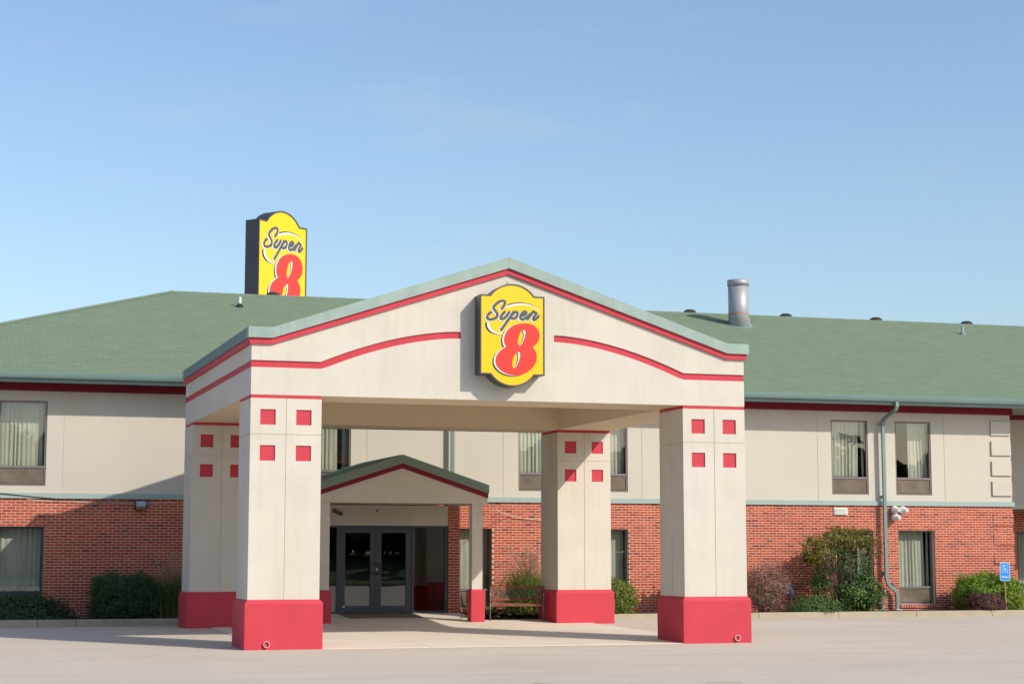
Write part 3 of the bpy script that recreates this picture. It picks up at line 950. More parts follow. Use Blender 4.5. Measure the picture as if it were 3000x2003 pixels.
# storefront frame
ZD0, ZD1 = 0.298, 2.415
m = MB(); m.panel(-1.838, 1.838, ZD0, ZD1, 0, 0.11, FX(YV + 0.03), [(-1.79, -0.955, ZD0 + 0.05, ZD1 - 0.045), (-0.905, 0.925, ZD0 - 0.01, ZD1 - 0.045), (0.972, 1.762, ZD0 + 0.05, ZD1 - 0.045)])
m.build('storefront_frame', 'anod', entr)
for a, b in ((-1.79, -0.955), (0.972, 1.762)):
    m = MB(); m.poly([(a - 0.004, YV + 0.075, ZD0 + 0.046), (b + 0.004, YV + 0.075, ZD0 + 0.046), (b + 0.004, YV + 0.075, ZD1 - 0.041), (a - 0.004, YV + 0.075, ZD1 - 0.041)])
    m.build('sidelight_pane', 'glass_dark', entr)
for a, b, g0, g1, hs in ((-0.900, 0.008, -0.742, -0.122, -1), (0.014, 0.920, 0.159, 0.776, 1)):
    m = MB(); m.panel(a, b, ZD0 + 0.012, ZD1 - 0.05, 0, 0.05, FX(YV + 0.052), [(g0, g1, 0.483, 2.240)])
    lf = m.build('door_leaf', 'anod', entr)
    m = MB(); m.poly([(g0 - 0.004, YV + 0.078, 0.479), (g1 + 0.004, YV + 0.078, 0.479), (g1 + 0.004, YV + 0.078, 2.244), (g0 - 0.004, YV + 0.078, 2.244)])
    m.build('pane', 'glass_dark', lf)
    xm = 0.011
    hx = xm + hs * 0.022
    m = MB(); m.tube([(hx, YV + 0.05, 1.485), (hx, YV - 0.005, 1.485), (hx + hs * 0.06, YV - 0.02, 1.485), (hx + hs * 0.10, YV - 0.02, 1.465), (hx + hs * 0.105, YV - 0.02, 1.37), (hx + hs * 0.10, YV - 0.02, 1.275), (hx + hs * 0.06, YV - 0.02, 1.255), (hx, YV - 0.005, 1.255), (hx, YV + 0.05, 1.255)], 0.014, 8)
    m.build('pull_handle', 'anod', lf, smooth=True)
    m = MB(); m.box(-0.905 if hs < 0 else 0.902, -0.878 if hs < 0 else 0.93, YV + 0.02, YV + 0.051, 1.34, 1.44); m.build('hinge', 'brass', lf)
m = MB(); m.lathe([(0.024, 0), (0.024, 0.02), (0.016, 0.024)], (0.05, YV + 0.052, 1.36), 12, 'y'); m.build('lock_cylinder', 'pvc', entr)
m = MB(); m.poly([(-0.80, YV + 0.050, 0.452), (-0.735, YV + 0.050, 0.452), (-0.735, YV + 0.050, 0.478), (-0.80, YV + 0.050, 0.478)]); m.build('door_sticker', 'sign_white', entr)
m = MB(); m.box(-1.838, 1.838, YV + 0.01, YV + 0.14, 0.2, ZD0 - 0.004); m.build('threshold', 'zinc', entr)

# gable front of the canopy
def gable_line(zp, ze, xe):          # height of a gable edge at x
    return lambda x: zp - (zp - ze) * abs(x) / xe
gT = gable_line(4.017, 3.330, 2.092)
gM = gable_line(3.812, 3.130, 2.092)
gB = gable_line(3.700, 3.020, 2.092)
XC = 2.068
m = MB(); m.prism([(-XC, 2.90), (XC, 2.90), (XC, gB(XC) + 0.02), (0, gB(0) + 0.02), (-XC, gB(XC) + 0.02)], FX(YCN), 0.0, 0.26); m.build('gable_wall', 'stucco', entr)
m = MB(); m.prism([(-2.078, gB(2.078)), (0, gB(0)), (2.078, gB(2.078)), (2.078, gM(2.078) + 0.01), (0, gM(0) + 0.01), (-2.078, gM(2.078) + 0.01)], FX(YCN), -0.03, 0.22); m.build('red_rake_trim', 'red_trim', entr)
m = MB(); m.prism([(-2.092, gM(2.092)), (0, gM(0)), (2.092, gM(2.092)), (2.092, gT(2.092)), (0, gT(0)), (-2.092, gT(2.092))], FX(YCN), -0.055, 0.20); m.build('green_rake_board', 'green_trim', entr)
m = MB()
m.prism([(-2.15, gT(2.15) - 0.03), (0, gT(0) - 0.03), (2.15, gT(2.15) - 0.03), (2.15, gT(2.15) + 0.004), (0, gT(0) + 0.004), (-2.15, gT(2.15) + 0.004)], FX(YCN), 0.205, YW - YCN - 0.03)
m.build('canopy_roof', 'shingle', entr)
m = MB(); m.box(-2.0, 2.0, YCN + 0.27, YV, 2.93, 2.96); m.build('canopy_ceiling', 'stucco', entr)
for s in (-1, 1):
    x0, x1 = sorted((s * 1.80, s * XC))
    m = MB(); m.box(x0, x1, YCN + 0.265, YV + 0.3, 2.902, 3.02); m.build('side_beam', 'stucco', entr)
    m = MB(); m.box(min(s * 2.07, s * 2.12), max(s * 2.07, s * 2.12), YCN + 0.21, YW - 0.06, 3.03, 3.29); m.build('side_fascia', 'green_trim', entr)
    xa, xb = sorted((s * 1.692, s * 1.950))
    m = MB(); m.box(xa, xb, YCN + 0.012, YCN + 0.235, 0.88, 2.898); post = m.build('post', 'stucco', entr, bevel=0.006)
    ea, eb = xa - 0.030, xb + 0.045
    m = MB()
    rect = lambda a, b, c, d, z: [(a, c, z), (b, c, z), (b, d, z), (a, d, z)]
    m.loft([rect(ea, eb, YCN - 0.04, YCN + 0.285, 0.05), rect(ea, eb, YCN - 0.04, YCN + 0.285, 0.868), rect(xa - 0.004, xb + 0.004, YCN + 0.004, YCN + 0.243, 0.912)])
    m.build('post_base', 'red', post, bevel=0.008)

# ------------------------------------------------------------------ portico
port = thing('entrance_portico', 'large cream drive-through portico with red stripes and four square red footed columns', 'portico', (0, DP / 2, 0.0))
XK = 4.56
def cap_line(zf, zp):
    return lambda x: zf if abs(x) > XK else zp - (zp - zf) * abs(x) / XK
cT, cB = cap_line(5.872, 7.392), cap_line(5.672, 7.176)
tB = cap_line(5.562, 7.065)
XS0, XS1 = 0.935, 3.64
def st_top(x):
    a = abs(x)
    return 5.262 if a >= XS1 else 5.262 + (5.920 - 5.262) * (1 - ((a - XS0) / (XS1 - XS0)) ** 1.75)
def st_bot(x):
    a = abs(x)
    k = 3.60
    return 5.134 if a >= k else 5.134 + (5.790 - 5.134) * (1 - (max(0.0, a - XS0) / (k - XS0)) ** 1.75)
def gable_face(fn, name_wall, name_stripe):
    w, s = MB(), MB()
    bx = sorted({-A, A, -XK, XK, 0.0, -XS0, XS0, -XS1, XS1, *np.round(np.linspace(XS0, XS1, 22), 4), *(-np.round(np.linspace(XS0, XS1, 22), 4))})
    RC = 0.028
    for a, b in zip(bx[:-1], bx[1:]):
        w.poly([fn(a, ZB, 0), fn(b, ZB, 0), fn(b, st_bot(b) if abs(a + b) / 2 > XS0 else 5.5, 0), fn(a, st_bot(a) if abs(a + b) / 2 > XS0 else 5.5, 0)])
        if abs(a + b) / 2 > XS0:
            w.poly([fn(a, st_top(a), 0), fn(b, st_top(b), 0), fn(b, tB(b) + 0.02, 0), fn(a, tB(a) + 0.02, 0)])
            w.poly([fn(a, st_bot(a), 0), fn(b, st_bot(b), 0), fn(b, st_bot(b), RC), fn(a, st_bot(a), RC)])
            w.poly([fn(a, st_top(a), RC), fn(b, st_top(b), RC), fn(b, st_top(b), 0), fn(a, st_top(a), 0)])
            s.poly([fn(a, st_bot(a), RC), fn(b, st_bot(b), RC), fn(b, st_top(b), RC), fn(a, st_top(a), RC)])
        else:
            w.poly([fn(a, 5.5, 0), fn(b, 5.5, 0), fn(b, tB(b) + 0.02, 0), fn(a, tB(a) + 0.02, 0)])
    for x in (-XS0, XS0):
        w.poly([fn(x, st_bot(x), 0), fn(x, st_top(x), 0), fn(x, st_top(x), RC), fn(x, st_bot(x), RC)])
    w.build(name_wall, 'stucco', port)
    # two stripes, one each side of the sign
    for sg in (-1, 1):
        q = MB()
        for f in s.f:
            if sum(s.v[k][0] for k in f) * sg > 0:
                q.poly([s.v[k] for k in f])
        q.build(name_stripe, 'red', port)
gable_face(FX(0.0), 'gable_wall', 'red_stripe')
gable_face(BX(DP), 'gable_wall', 'red_stripe')
for fn in (LX(-A), RX(A)):
    RC = 0.028
    m = MB()
    m.panel(0.0, DP, ZB, 5.134, 0, RC + 0.002, fn, rim=False)
    m.panel(0.0, DP, 5.262, 5.59, 0, RC + 0.002, fn, rim=False)
    for z in (5.134, 5.262):
        m.poly([fn(0, z, 0), fn(DP, z, 0), fn(DP, z, RC), fn(0, z, RC)])
    m.build('side_wall', 'stucco', port)
    m = MB(); m.poly([fn(RC, 5.134, RC), fn(DP - RC, 5.134, RC), fn(DP - RC, 5.262, RC), fn(RC, 5.262, RC)]); m.build('red_stripe', 'red', port)
# underside: ring of soffits round a raised ceiling
IX, IY0, IY1, ZCE = A - CW, 1.36, DP - 1.32, 5.35
m = MB()
m.panel(-A, A, 0.0, DP, 0, -(ZCE - ZB), lambda u, v, d: (u, v, ZB - d), [(-IX, IX, IY0, IY1)], rim=False)
m.build('beam_soffit', 'stucco_soffit', port)
m = MB(); m.box(-IX - 0.05, IX + 0.05, IY0 - 0.05, IY1 + 0.05, ZCE - 0.003, ZCE + 0.05); m.build('portico_ceiling', 'stucco_soffit', port)
# red trim and weathered teal cap, front, back and (shade-toned) sides
def gable_strip(lo, hi, x1, fn, d0, d1, cuts, name, mat):
    for a, b in zip(cuts[:-1], cuts[1:]):
        g = 0.0015
        pts = sorted({a + g, b - g, *[k for k in (-XK, 0.0, XK) if a + g < k < b - g]})
        m = MB(); m.prism([(x, lo(x)) for x in pts] + [(x, hi(x)) for x in reversed(pts)], fn, d0, d1)
        m.build(name, mat, port)
gable_strip(tB, lambda x: cB(x) + 0.01, A, FX(0.0), -0.05, 0.10, [-A - 0.048, 0.0, A + 0.048], 'red_trim_board', 'red')
gable_strip(tB, lambda x: cB(x) + 0.01, A, BX(DP), -0.05, 0.10, [-A - 0.048, A + 0.048], 'red_trim_board', 'red')
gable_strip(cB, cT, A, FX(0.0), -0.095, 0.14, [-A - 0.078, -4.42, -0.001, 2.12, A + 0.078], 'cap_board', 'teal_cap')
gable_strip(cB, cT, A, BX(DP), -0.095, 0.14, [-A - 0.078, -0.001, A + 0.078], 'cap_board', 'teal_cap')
for s in (-1, 1):
    x0, x1 = sorted((s * (A + 0.05), s * (A - 0.1)))
    m = MB(); m.box(x0, x1, 0.102, DP - 0.102, 5.562, 5.68); m.build('red_trim_board', 'red', port)
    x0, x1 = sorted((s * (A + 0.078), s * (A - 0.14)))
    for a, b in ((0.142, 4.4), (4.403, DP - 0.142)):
        m = MB(); m.box(x0, x1, a, b, 5.672, 5.872); m.build('cap_board', 'teal_side_shade', port)
m = MB()
for s in (-1, 1):
    m.poly([(s * (A - 0.145), 0.145, 5.80), (s * XK, 0.145, 5.80), (s * XK, DP - 0.145, 5.80), (s * (A - 0.145), DP - 0.145, 5.80)])
    m.poly([(s * XK, 0.145, 5.80), (0, 0.145, 7.32), (0, DP - 0.145, 7.32), (s * XK, DP - 0.145, 5.80)])
m.build('portico_roof', 'shingle', port)

# columns
def column(cx, cy, squares, pipe=None):
    x0, x1, y0, y1 = cx, cx + CW, cy, cy + CD
    G, TK = 0.007, 0.026
    m = MB(); m.box(x0 + TK, x1 - TK, y0 + TK, y1 - TK, ZS - 0.05, ZC - 0.004)
    xm, ym, zm = (x0 + x1) / 2, (y0 + y1) / 2, 3.90
    gd = 0.009
    m.box(xm - G, xm + G, y0 + gd, y1 - gd, ZS - 0.05, ZC - 0.004)
    m.box(x0 + gd, x1 - gd, ym - G, ym + G, ZS - 0.05, ZC - 0.005)
    m.box(x0 + gd, x1 - gd, y0 + gd, y1 - gd, zm - G, zm + G)
    col = m.build('column', 'stucco_groove', port)
    faces = [(FX(y0), x0, x1, True), (BX(y1), x0, x1, True), (LX(x0), y0, y1, False), (RX(x1), y0, y1, False)]
    for fi, (fn, u0, u1, sq) in enumerate(faces):
        um = (u0 + u1) / 2
        e = 0.0 if sq else TK + 0.0008
        for a, b in ((u0 + e, um - G), (um + G, u1 - e)):
            for z0, z1 in ((ZS - 0.01, 3.90 - G), (3.90 + G, ZC)):
                holes = []
                if sq:
                    ca = (a + b) / 2 + (-0.004)
                    if z0 < 1: holes = [(ca - 0.143, ca + 0.143, 3.418, 3.702)]
                    else: holes = [(ca - 0.143, ca + 0.143, 4.078, 4.362)]
                m = MB(); m.panel(a, b, z0, z1, 0, TK, fn, holes)
                m.build('stucco_panel', 'stucco', col)
                for h in holes:
                    q = MB(); q.poly([fn(h[0], h[2], TK - 0.003), fn(h[1], h[2], TK - 0.003), fn(h[1], h[3], TK - 0.003), fn(h[0], h[3], TK - 0.003)])
                    q.build('red_square', 'red', col)
    m = MB(); m.box(x0 + 0.008, x1 - 0.008, y0 + 0.008, y1 - 0.008, ZC + 0.001, ZB - 0.001); m.build('red_collar', 'red', col)
    E_ = 0.060
    rect = lambda o, z: [(x0 - o, y0 - o, z), (x1 + o, y0 - o, z), (x1 + o, y1 + o, z), (x0 - o, y1 + o, z)]
    m = MB(); m.loft([rect(E_, -0.06 if cy < 1 else 0.02), rect(E_, 0.838), rect(0.004, ZS)])
    bs = m.build('column_base', 'red', col, bevel=0.012)
    if pipe is not None:
        m = MB()
        m.lathe([(0.052, -0.02), (0.056, 0.045), (0.050, 0.045), (0.048, -0.005)], (pipe, y0 - E_, 0.10), 20, 'y')
        pp = m.build('drain_pipe', 'pvc', bs)
        m = MB(); m.lathe([(0.047, -0.018), (0.047, -0.010)], (pipe, y0 - E_, 0.10), 20, 'y'); m.build('drain_mouth', 'mulch', bs)
        m = MB(); m.lathe([(0.075, -0.01), (0.073, 0.004), (0.06, 0.006)], (pipe, y0 - E_, 0.10), 20, 'y')
        m.build('drain_collar', 'red', bs)
column(-A, 0.0, True, -4.59)
column(A - CW, 0.0, True, 4.68)
column(-A, DP - CD, True)
column(A - CW, DP - CD, True)

# ------------------------------------------------------------------ lettering of the signs (sign-local u, v in metres)
def zc(pts):                          # tracing units -> sign-local metres
    return [(1.3897e-3 * x - 1.1139 + 0.014, 4.78e-5 * x - 1.3344e-3 * y + 6.8692 - 5.852) for x, y in pts]
EIGHT = [(975, 622), (1040, 628), (1100, 652), (1150, 700), (1178, 760), (1180, 820), (1165, 875), (1130, 925), (1082, 962), (1112, 1000), (1135, 1050), (1142, 1105), (1133, 1165), (1105, 1225), (1060, 1280), (1000, 1325), (930, 1355), (850, 1368), (770, 1362), (690, 1338), (620, 1295), (570, 1240), (548, 1180), (550, 1120), (572, 1065), (610, 1018), (655, 985), (700, 958), (678, 920), (668, 870), (672, 815), (690, 765), (725, 712), (775, 668), (835, 640), (905, 625)]
H1L = [(885, 943), (872, 920), (868, 885), (876, 835), (892, 785), (915, 740), (935, 722)]
H1F = H1L + [(950, 719), (970, 726), (977, 760), (969, 810), (950, 865), (925, 915), (895, 947)]
H1D = H1L + [(948, 745), (954, 800), (940, 860), (918, 910), (890, 945)]
H1Y = H1L[:-1] + [(927, 740), (938, 775), (938, 815), (926, 865), (904, 918), (886, 943)]
H2L = [(800, 1258), (791, 1235), (789, 1205), (795, 1150), (812, 1100), (838, 1055), (858, 1038)]
H2F = H2L + [(876, 1034), (895, 1045), (898, 1090), (888, 1140), (868, 1195), (842, 1243), (815, 1263)]
H2D = H2L + [(870, 1068), (876, 1110), (866, 1165), (845, 1220), (810, 1263)]
H2Y = H2L[:-1] + [(846, 1062), (858, 1090), (858, 1125), (848, 1175), (828, 1228), (806, 1260)]
ARC1D = [(718, 350), (790, 328), (880, 320), (970, 325), (1060, 345), (1130, 385), (1170, 432), (1160, 420), (1120, 387), (1050, 354), (960, 337), (880, 335), (800, 345), (715, 368)]
ARC1W = [(715, 368), (800, 345), (880, 335), (960, 337), (1050, 354), (1120, 387), (1165, 427), (1176, 465), (1150, 424), (1100, 389), (1040, 367), (960, 356), (880, 359), (790, 375), (702, 402)]
ARC2D = [(402, 605), (400, 650), (412, 700), (445, 740), (500, 770), (570, 786), (650, 794), (650, 788), (580, 778), (510, 755), (460, 715), (430, 665), (426, 612)]
ARC2W = [(426, 612), (430, 665), (460, 715), (510, 755), (580, 778), (660, 788), (665, 778), (590, 766), (530, 738), (487, 700), (464, 655), (460, 618)]
STROKES = [
    [(633, 412), (655, 385), (675, 350), (680, 320), (665, 303), (630, 302), (580, 325), (538, 362), (517, 395), (525, 422), (552, 455), (572, 492), (566, 525), (540, 550), (500, 566), (458, 568), (432, 552), (430, 520), (450, 488), (476, 470)],
    [(676, 460), (650, 488), (626, 522), (618, 548), (636, 563), (672, 548), (708, 512), (742, 462)],
    [(802, 462), (765, 520), (705, 608), (626, 718)],
    [(772, 515), (800, 480), (838, 459), (860, 472), (858, 508), (835, 540), (800, 556), (768, 550)],
    [(905, 518), (945, 510), (982, 485), (985, 463), (962, 455), (930, 475), (908, 510), (902, 545), (922, 566), (962, 558), (1000, 530), (1045, 490)],
    [(1005, 562), (1040, 515), (1088, 456), (1108, 466), (1132, 476), (1122, 500), (1096, 535), (1086, 562), (1106, 574), (1140, 548), (1166, 520)],
]
def smooth_path(p, n=5):
    out = []
    for i in range(len(p) - 1):
        p0, p1, p2, p3 = p[max(i - 1, 0)], p[i], p[i + 1], p[min(i + 2, len(p) - 1)]
        for k in range(n):
            t = k / n
            out.append(tuple(0.5 * (2 * p1[j] + (p2[j] - p0[j]) * t + (2 * p0[j] - 5 * p1[j] + 4 * p2[j] - p3[j]) * t * t + (3 * p1[j] - p0[j] - 3 * p2[j] + p3[j]) * t ** 3) for j in (0, 1)))
    return out + [p[-1]]
def smooth_closed(p, n=4, sharp=()):
    L = len(p); out = []
    for i in range(L):
        p0, p1, p2, p3 = p[i - 1], p[i], p[(i + 1) % L], p[(i + 2) % L]
        if i in sharp: p0 = p1
        if (i + 1) % L in sharp: p3 = p2
        for k in range(n):
            t = k / n
            out.append(tuple(0.5 * (2 * p1[j] + (p2[j] - p0[j]) * t + (2 * p0[j] - 5 * p1[j] + 4 * p2[j] - p3[j]) * t * t + (3 * p1[j] - p0[j] - 3 * p2[j] + p3[j]) * t ** 3) for j in (0, 1)))
    return out
def off(p, dx, dy):
    return [(x + dx, y + dy) for x, y in p]
def sign_cabinet(parent, frame, scale, depth, ring=True):
    """frame(u, v, d) -> world; u right, v up, d out of the face"""
    def P(pts, d):
        return [frame(u * scale, v * scale, d) for u, v in pts]
    def outline(w, zs, xa, zp, n=18):
        rad = ((xa ** 2) + (zp - zs) ** 2) / (2 * (zp - zs))
        arc = []
        for k in range(n + 1):
            x = xa - 2 * xa * k / n
            arc.append((x, zp - rad + math.sqrt(rad * rad - x * x)))
        up = [(w, zs)] + arc + [(-w, zs)]
        return up + [(-x, -y) for x, y in up]
    W, Z, XA, ZP = 0.643, 0.758, 0.437, 0.980
    o1 = outline(W, Z, XA, ZP)
    o2 = outline(W - 0.024, Z - 0.024, XA - 0.012, ZP - 0.024)
    m = MB()
    n = len(o1)
    back, front = P(o1, -depth), P(o1, 0.0)
    inner, deep = P(o2, 0.0), P(o2, -0.012 * scale)
    for a, b in ((back, front), (front, inner), (inner, deep)):
        for k in range(n):
            k2 = (k + 1) % n
            m.poly([a[k], a[k2], b[k2], b[k]])
    m.poly(back[::-1])
    m.build('sign_cabinet', 'sign_metal', parent)
    F = -0.010 * scale
    m = MB(); m.poly(P(o2, F)); face = m.build('sign_face', 'logo_yellow', parent)
    lay = [0]
    def printed(name, polys, mat):
        lay[0] += 1
        m = MB()
        for p in polys: m.poly(P(zc(p), F + 0.0006 * scale * lay[0]))
        m.build(name, mat, face)
    def strokes(name, paths, wd, mat, dx=0, dy=0):
        lay[0] += 1
        m = MB()
        for pi, path in enumerate(paths):
            sp = [Vector(q) for q in smooth_path(off(path, dx, dy))]
            L, Rr = [], []
            for k, p in enumerate(sp):
                t = (sp[min(k + 1, len(sp) - 1)] - sp[max(k - 1, 0)]).normalized()
                nn = Vector((-t.y, t.x)) * wd / 2
                L.append(tuple(p + nn)); Rr.append(tuple(p - nn))
            d = F + 0.0006 * scale * lay[0] + 0.000012 * scale * pi
            for k in range(len(sp) - 1):
                m.poly(P(zc([L[k], L[k + 1], Rr[k + 1], Rr[k]]), d + 4e-6 * scale * k))
            for c in (sp[0], sp[-1]):
                m.poly(P(zc([(c.x + wd / 2 * math.cos(a), c.y + wd / 2 * math.sin(a)) for a in np.linspace(0, 2 * math.pi, 14, endpoint=False)]), d + 0.00046 * scale))
        m.build(name, mat, face)
    sh = (8, 27)
    e8 = smooth_closed(EIGHT, 4, sh)
    printed('swoosh', [ARC1D], 'logo_black'); printed('swoosh', [ARC2D], 'logo_black')
    printed('swoosh', [ARC1W], 'logo_white'); printed('swoosh', [ARC2W], 'logo_white')
    printed('numeral_shadow', [off(e8, -42, 18)], 'logo_black')
    printed('numeral_outline', [off(e8, -22, 3)], 'logo_white')
    printed('numeral', [e8], 'logo_red')
    for nm, hs, mt in (('numeral_eye_edge', (H1F, H2F), 'logo_white'), ('numeral_eye_shade', (H1D, H2D), 'logo_black'), ('numeral_eye', (H1Y, H2Y), 'logo_yellow')):
        for h in hs: printed(nm, [smooth_closed(h, 3)], mt)
    strokes('script_outline', STROKES, 41, 'logo_white', -14, 10)
    strokes('script', STROKES, 40, 'logo_dark')

gs = thing('gable_sign', 'yellow lighted sign with script and red numeral on the portico gable', 'sign', (-0.014, -0.17, 4.872))
sign_cabinet(gs, lambda u, v, d: (-0.014 + u, -0.36 - d, 5.852 + v), 1.0, 0.355)
m = MB()
m.tube([(-0.069 + 0.024 * math.sin(t), -0.18, 6.855 + 0.028 * math.cos(t)) for t in np.linspace(0, 2 * math.pi, 15)], 0.006, 6)
m.build('lifting_eye', 'iron', gs)

HD = R(52.0)
fdir, sdir = Vector((math.sin(HD), math.cos(HD), 0)), Vector((-math.cos(HD), math.sin(HD), 0))
PS = 3.70 / 1.286
near = Vector((5.24, 58.91, 18.57))
fc = near + fdir * (0.643 * PS) + Vector((0, 0, -0.758 * PS))
ps = thing('pylon_sign', 'tall yellow roadside sign in a black cabinet rising behind the green roof', 'sign', (fc + sdir * 0.455 + Vector((0, 0, -fc.z)))[:])
sign_cabinet(ps, lambda u, v, d: tuple(fc + fdir * u + Vector((0, 0, v)) - sdir * d), PS, 0.91)
m = MB()
pc = fc + sdir * 0.455
for s in (-1, 1):
    q = pc + fdir * (0.9 * s)
    m = MB(); m.tube([(q.x, q.y, 0.0), (q.x, q.y, fc.z - 0.90 * PS)], 0.22, 14); m.build('sign_pole', 'sign_metal', ps)
m = MB()
q = near + sdir * 0.45 - fdir * 0.006
def sp(a, z): return tuple(q + sdir * a + Vector((0, 0, z)))
m.poly([sp(-0.26, -0.9), sp(0.26, -0.9), sp(0.26, -2.0), sp(-0.26, -2.0)])
m.build('access_panel', 'anod', ps)

# ------------------------------------------------------------------ bench
bz = pad_z(8.55) + 0.004
BX0, BX1 = 2.255, 3.510
bench = thing('park_bench', 'wooden bench with iron lattice back and iron ends between red post and column', 'bench', (2.88, 8.5, bz))
for x in (BX0, BX1):
    m = MB()
    m.tube([(x, 8.62, bz), (x, 8.58, bz + 0.14), (x, 8.60, bz + 0.30), (x, 8.62, bz + 0.42), (x, 8.66, bz + 0.60), (x, 8.72, bz + 0.795)], [0.017, 0.015, 0.016, 0.017, 0.015, 0.013], 8)
    m.tube([(x, 8.20, bz), (x, 8.22, bz + 0.12), (x, 8.19, bz + 0.26), (x, 8.20, bz + 0.36), (x, 8.24, bz + 0.43), (x, 8.21, bz + 0.52), (x, 8.25, bz + 0.60), (x, 8.40, bz + 0.62), (x, 8.64, bz + 0.58)], [0.017, 0.014, 0.016, 0.018, 0.016, 0.014, 0.016, 0.014, 0.013], 8)
    m.tube([(x, 8.20, bz + 0.35), (x, 8.40, bz + 0.34), (x, 8.62, bz + 0.36)], 0.013, 8)
    en = m.build('bench_end', 'iron', bench, smooth=True)
    m = MB(); m.lathe([(0.006, -0.022), (0.02, -0.014), (0.024, 0.0), (0.02, 0.014), (0.006, 0.022)], (x, 8.225, bz + 0.60), 10); m.build('arm_knob', 'zinc', en, smooth=True)
for k in range(5):
    y = 8.22 + k * 0.085
    z = bz + 0.372 + (0.006 if k else -0.01)
    m = MB(); m.box(BX0 + 0.014, BX1 - 0.014, y, y + 0.062, z - 0.03 if k == 0 else z - 0.012, z + 0.018); m.build('seat_slat', 'bench_wood', bench, bevel=0.004)
def back_y(z): return 8.62 + (z - 0.36) * 0.24
for z0, z1 in ((0.455, 0.51), (0.735, 0.79)):
    m = MB(); m.loft([[(x, back_y(z0), bz + z0), (x, back_y(z1), bz + z1), (x, back_y(z1) + 0.022, bz + z1), (x, back_y(z0) + 0.022, bz + z0)] for x in (BX0 + 0.014, BX1 - 0.014)])
    m.build('back_rail', 'bench_wood', bench, bevel=0.003)
for x in (BX0 + 0.018, BX1 - 0.088):
    m = MB(); m.loft([[(xx, back_y(z), bz + z) for xx in (x, x + 0.07)] + [(xx, back_y(z) + 0.02, bz + z) for xx in (x + 0.07, x)] for z in (0.511, 0.734)])
    m.build('back_stile', 'bench_wood', bench)
lx0, lx1, lz0, lz1 = BX0 + 0.09, BX1 - 0.09, 0.512, 0.733
n = 8
step = (lx1 - lx0) / n
for k in range(-2, n + 1):
    for sg in (1, -1):
        xa = lx0 + k * step + (0 if sg > 0 else 0)
        dx = (lz1 - lz0)
        p0, p1 = (xa, lz0), (xa + dx, lz1)
        if sg < 0: p0, p1 = (xa + dx, lz0), (xa, lz1)
        t0, t1 = 0.0, 1.0
        if p0[0] != p1[0]:
            ts = sorted([(lx0 - p0[0]) / (p1[0] - p0[0]), (lx1 - p0[0]) / (p1[0] - p0[0])])
            t0, t1 = max(0, ts[0]), min(1, ts[1])
        if t1 - t0 < 0.08: continue
        a = [p0[i] + (p1[i] - p0[i]) * t0 for i in (0, 1)]; b = [p0[i] + (p1[i] - p0[i]) * t1 for i in (0, 1)]
        m = MB(); m.tube([(a[0], back_y(a[1]) + 0.011 + 0.004 * sg, bz + a[1]), (b[0], back_y(b[1]) + 0.011 + 0.004 * sg, bz + b[1])], 0.0095, 6)
        m.build('lattice_bar', 'iron', bench)
for k in range(n):
    for zz in (0.57, 0.68):
        cxk = lx0 + (k + 0.5) * step
        m = MB(); m.tube([(cxk + 0.03 * math.cos(t), back_y(zz) + 0.006, bz + zz + 0.03 * math.sin(t)) for t in np.linspace(0, 2 * math.pi, 11)], 0.007, 6)
        m.build('lattice_ring', 'iron', bench)

bench.rotation_euler.z = R(-16.5)

# ------------------------------------------------------------------ door mat
m = MB()
rings = []
for y in np.linspace(9.45, 10.66, 5):
    z = pad_z(y) + 0.0045
    rings.append([(-0.93, y, z), (0.86, y, z), (0.84, y, z + 0.016), (-0.91, y, z + 0.016)])
m.loft(rings)
tag(m.build('door_mat', 'mat_fibre'), 'brown coir mat lying in front of the glass doors', 'mat')

# ------------------------------------------------------------------ lights and cables
wl = thing('wall_light', 'boxy dark wall pack lamp with amber lens on the shaded left brickwork', 'lamp', (-5.49, YW, 2.79))
m = MB(); m.loft([[(x, YW, 2.79), (x, YW - 0.10, 2.80), (x, YW - 0.16, 2.86), (x, YW - 0.12, 3.01), (x, YW, 3.03)] for x in (-5.635, -5.345)])
m.build('lamp_housing', 'sign_metal', wl, bevel=0.008)
m = MB(); m.poly([(-5.605, YW - 0.168, 2.872), (-5.375, YW - 0.168, 2.872), (-5.375, YW - 0.129, 3.005), (-5.605, YW - 0.129, 3.005)]); m.build('lamp_glass', 'plastic_blue', wl)
m = MB(); m.poly([(-5.605, YW - 0.112, 2.805), (-5.375, YW - 0.112, 2.805), (-5.375, YW - 0.166, 2.864), (-5.605, YW - 0.166, 2.864)]); m.build('lamp_lens', 'amber', wl)

sp_ = thing('floodlight', 'small grey twin floodlight above the entrance doors', 'lamp', (-0.98, YV, 2.70))
m = MB(); m.lathe([(0.055, -0.012), (0.055, 0.03), (0.03, 0.04)], (-1.03, YV + 0.012, 2.765), 14, 'y'); m.build('lamp_base', 'iron', sp_)
for dx, dz, ax in ((0.0, -0.0, Vector((0.5, -0.8, -0.3))), (0.07, -0.03, Vector((0.7, -0.6, -0.35)))):
    ax = ax.normalized(); c = Vector((-1.02 + dx, YV - 0.03, 2.755 + dz))
    s = ax.cross(Vector((0, 0, 1))).normalized(); u = s.cross(ax)
    m = MB(); m.loft([[c + ax * h + (s * math.cos(t) + u * math.sin(t)) * r for t in np.linspace(0, 2 * math.pi, 14, endpoint=False)] for r, h in ((0.02, 0), (0.035, 0.03), (0.045, 0.09), (0.05, 0.11), (0.04, 0.11), (0.03, 0.09))])
    m.build('lamp_head', 'iron', sp_, smooth=True)
m = MB(); m.lathe([(0.03, -0.012), (0.03, 0.015), (0.018, 0.02), (0.018, 0.05), (0.024, 0.055), (0.005, 0.07)], (0.035, YV + 0.012, 2.775), 12, 'y')
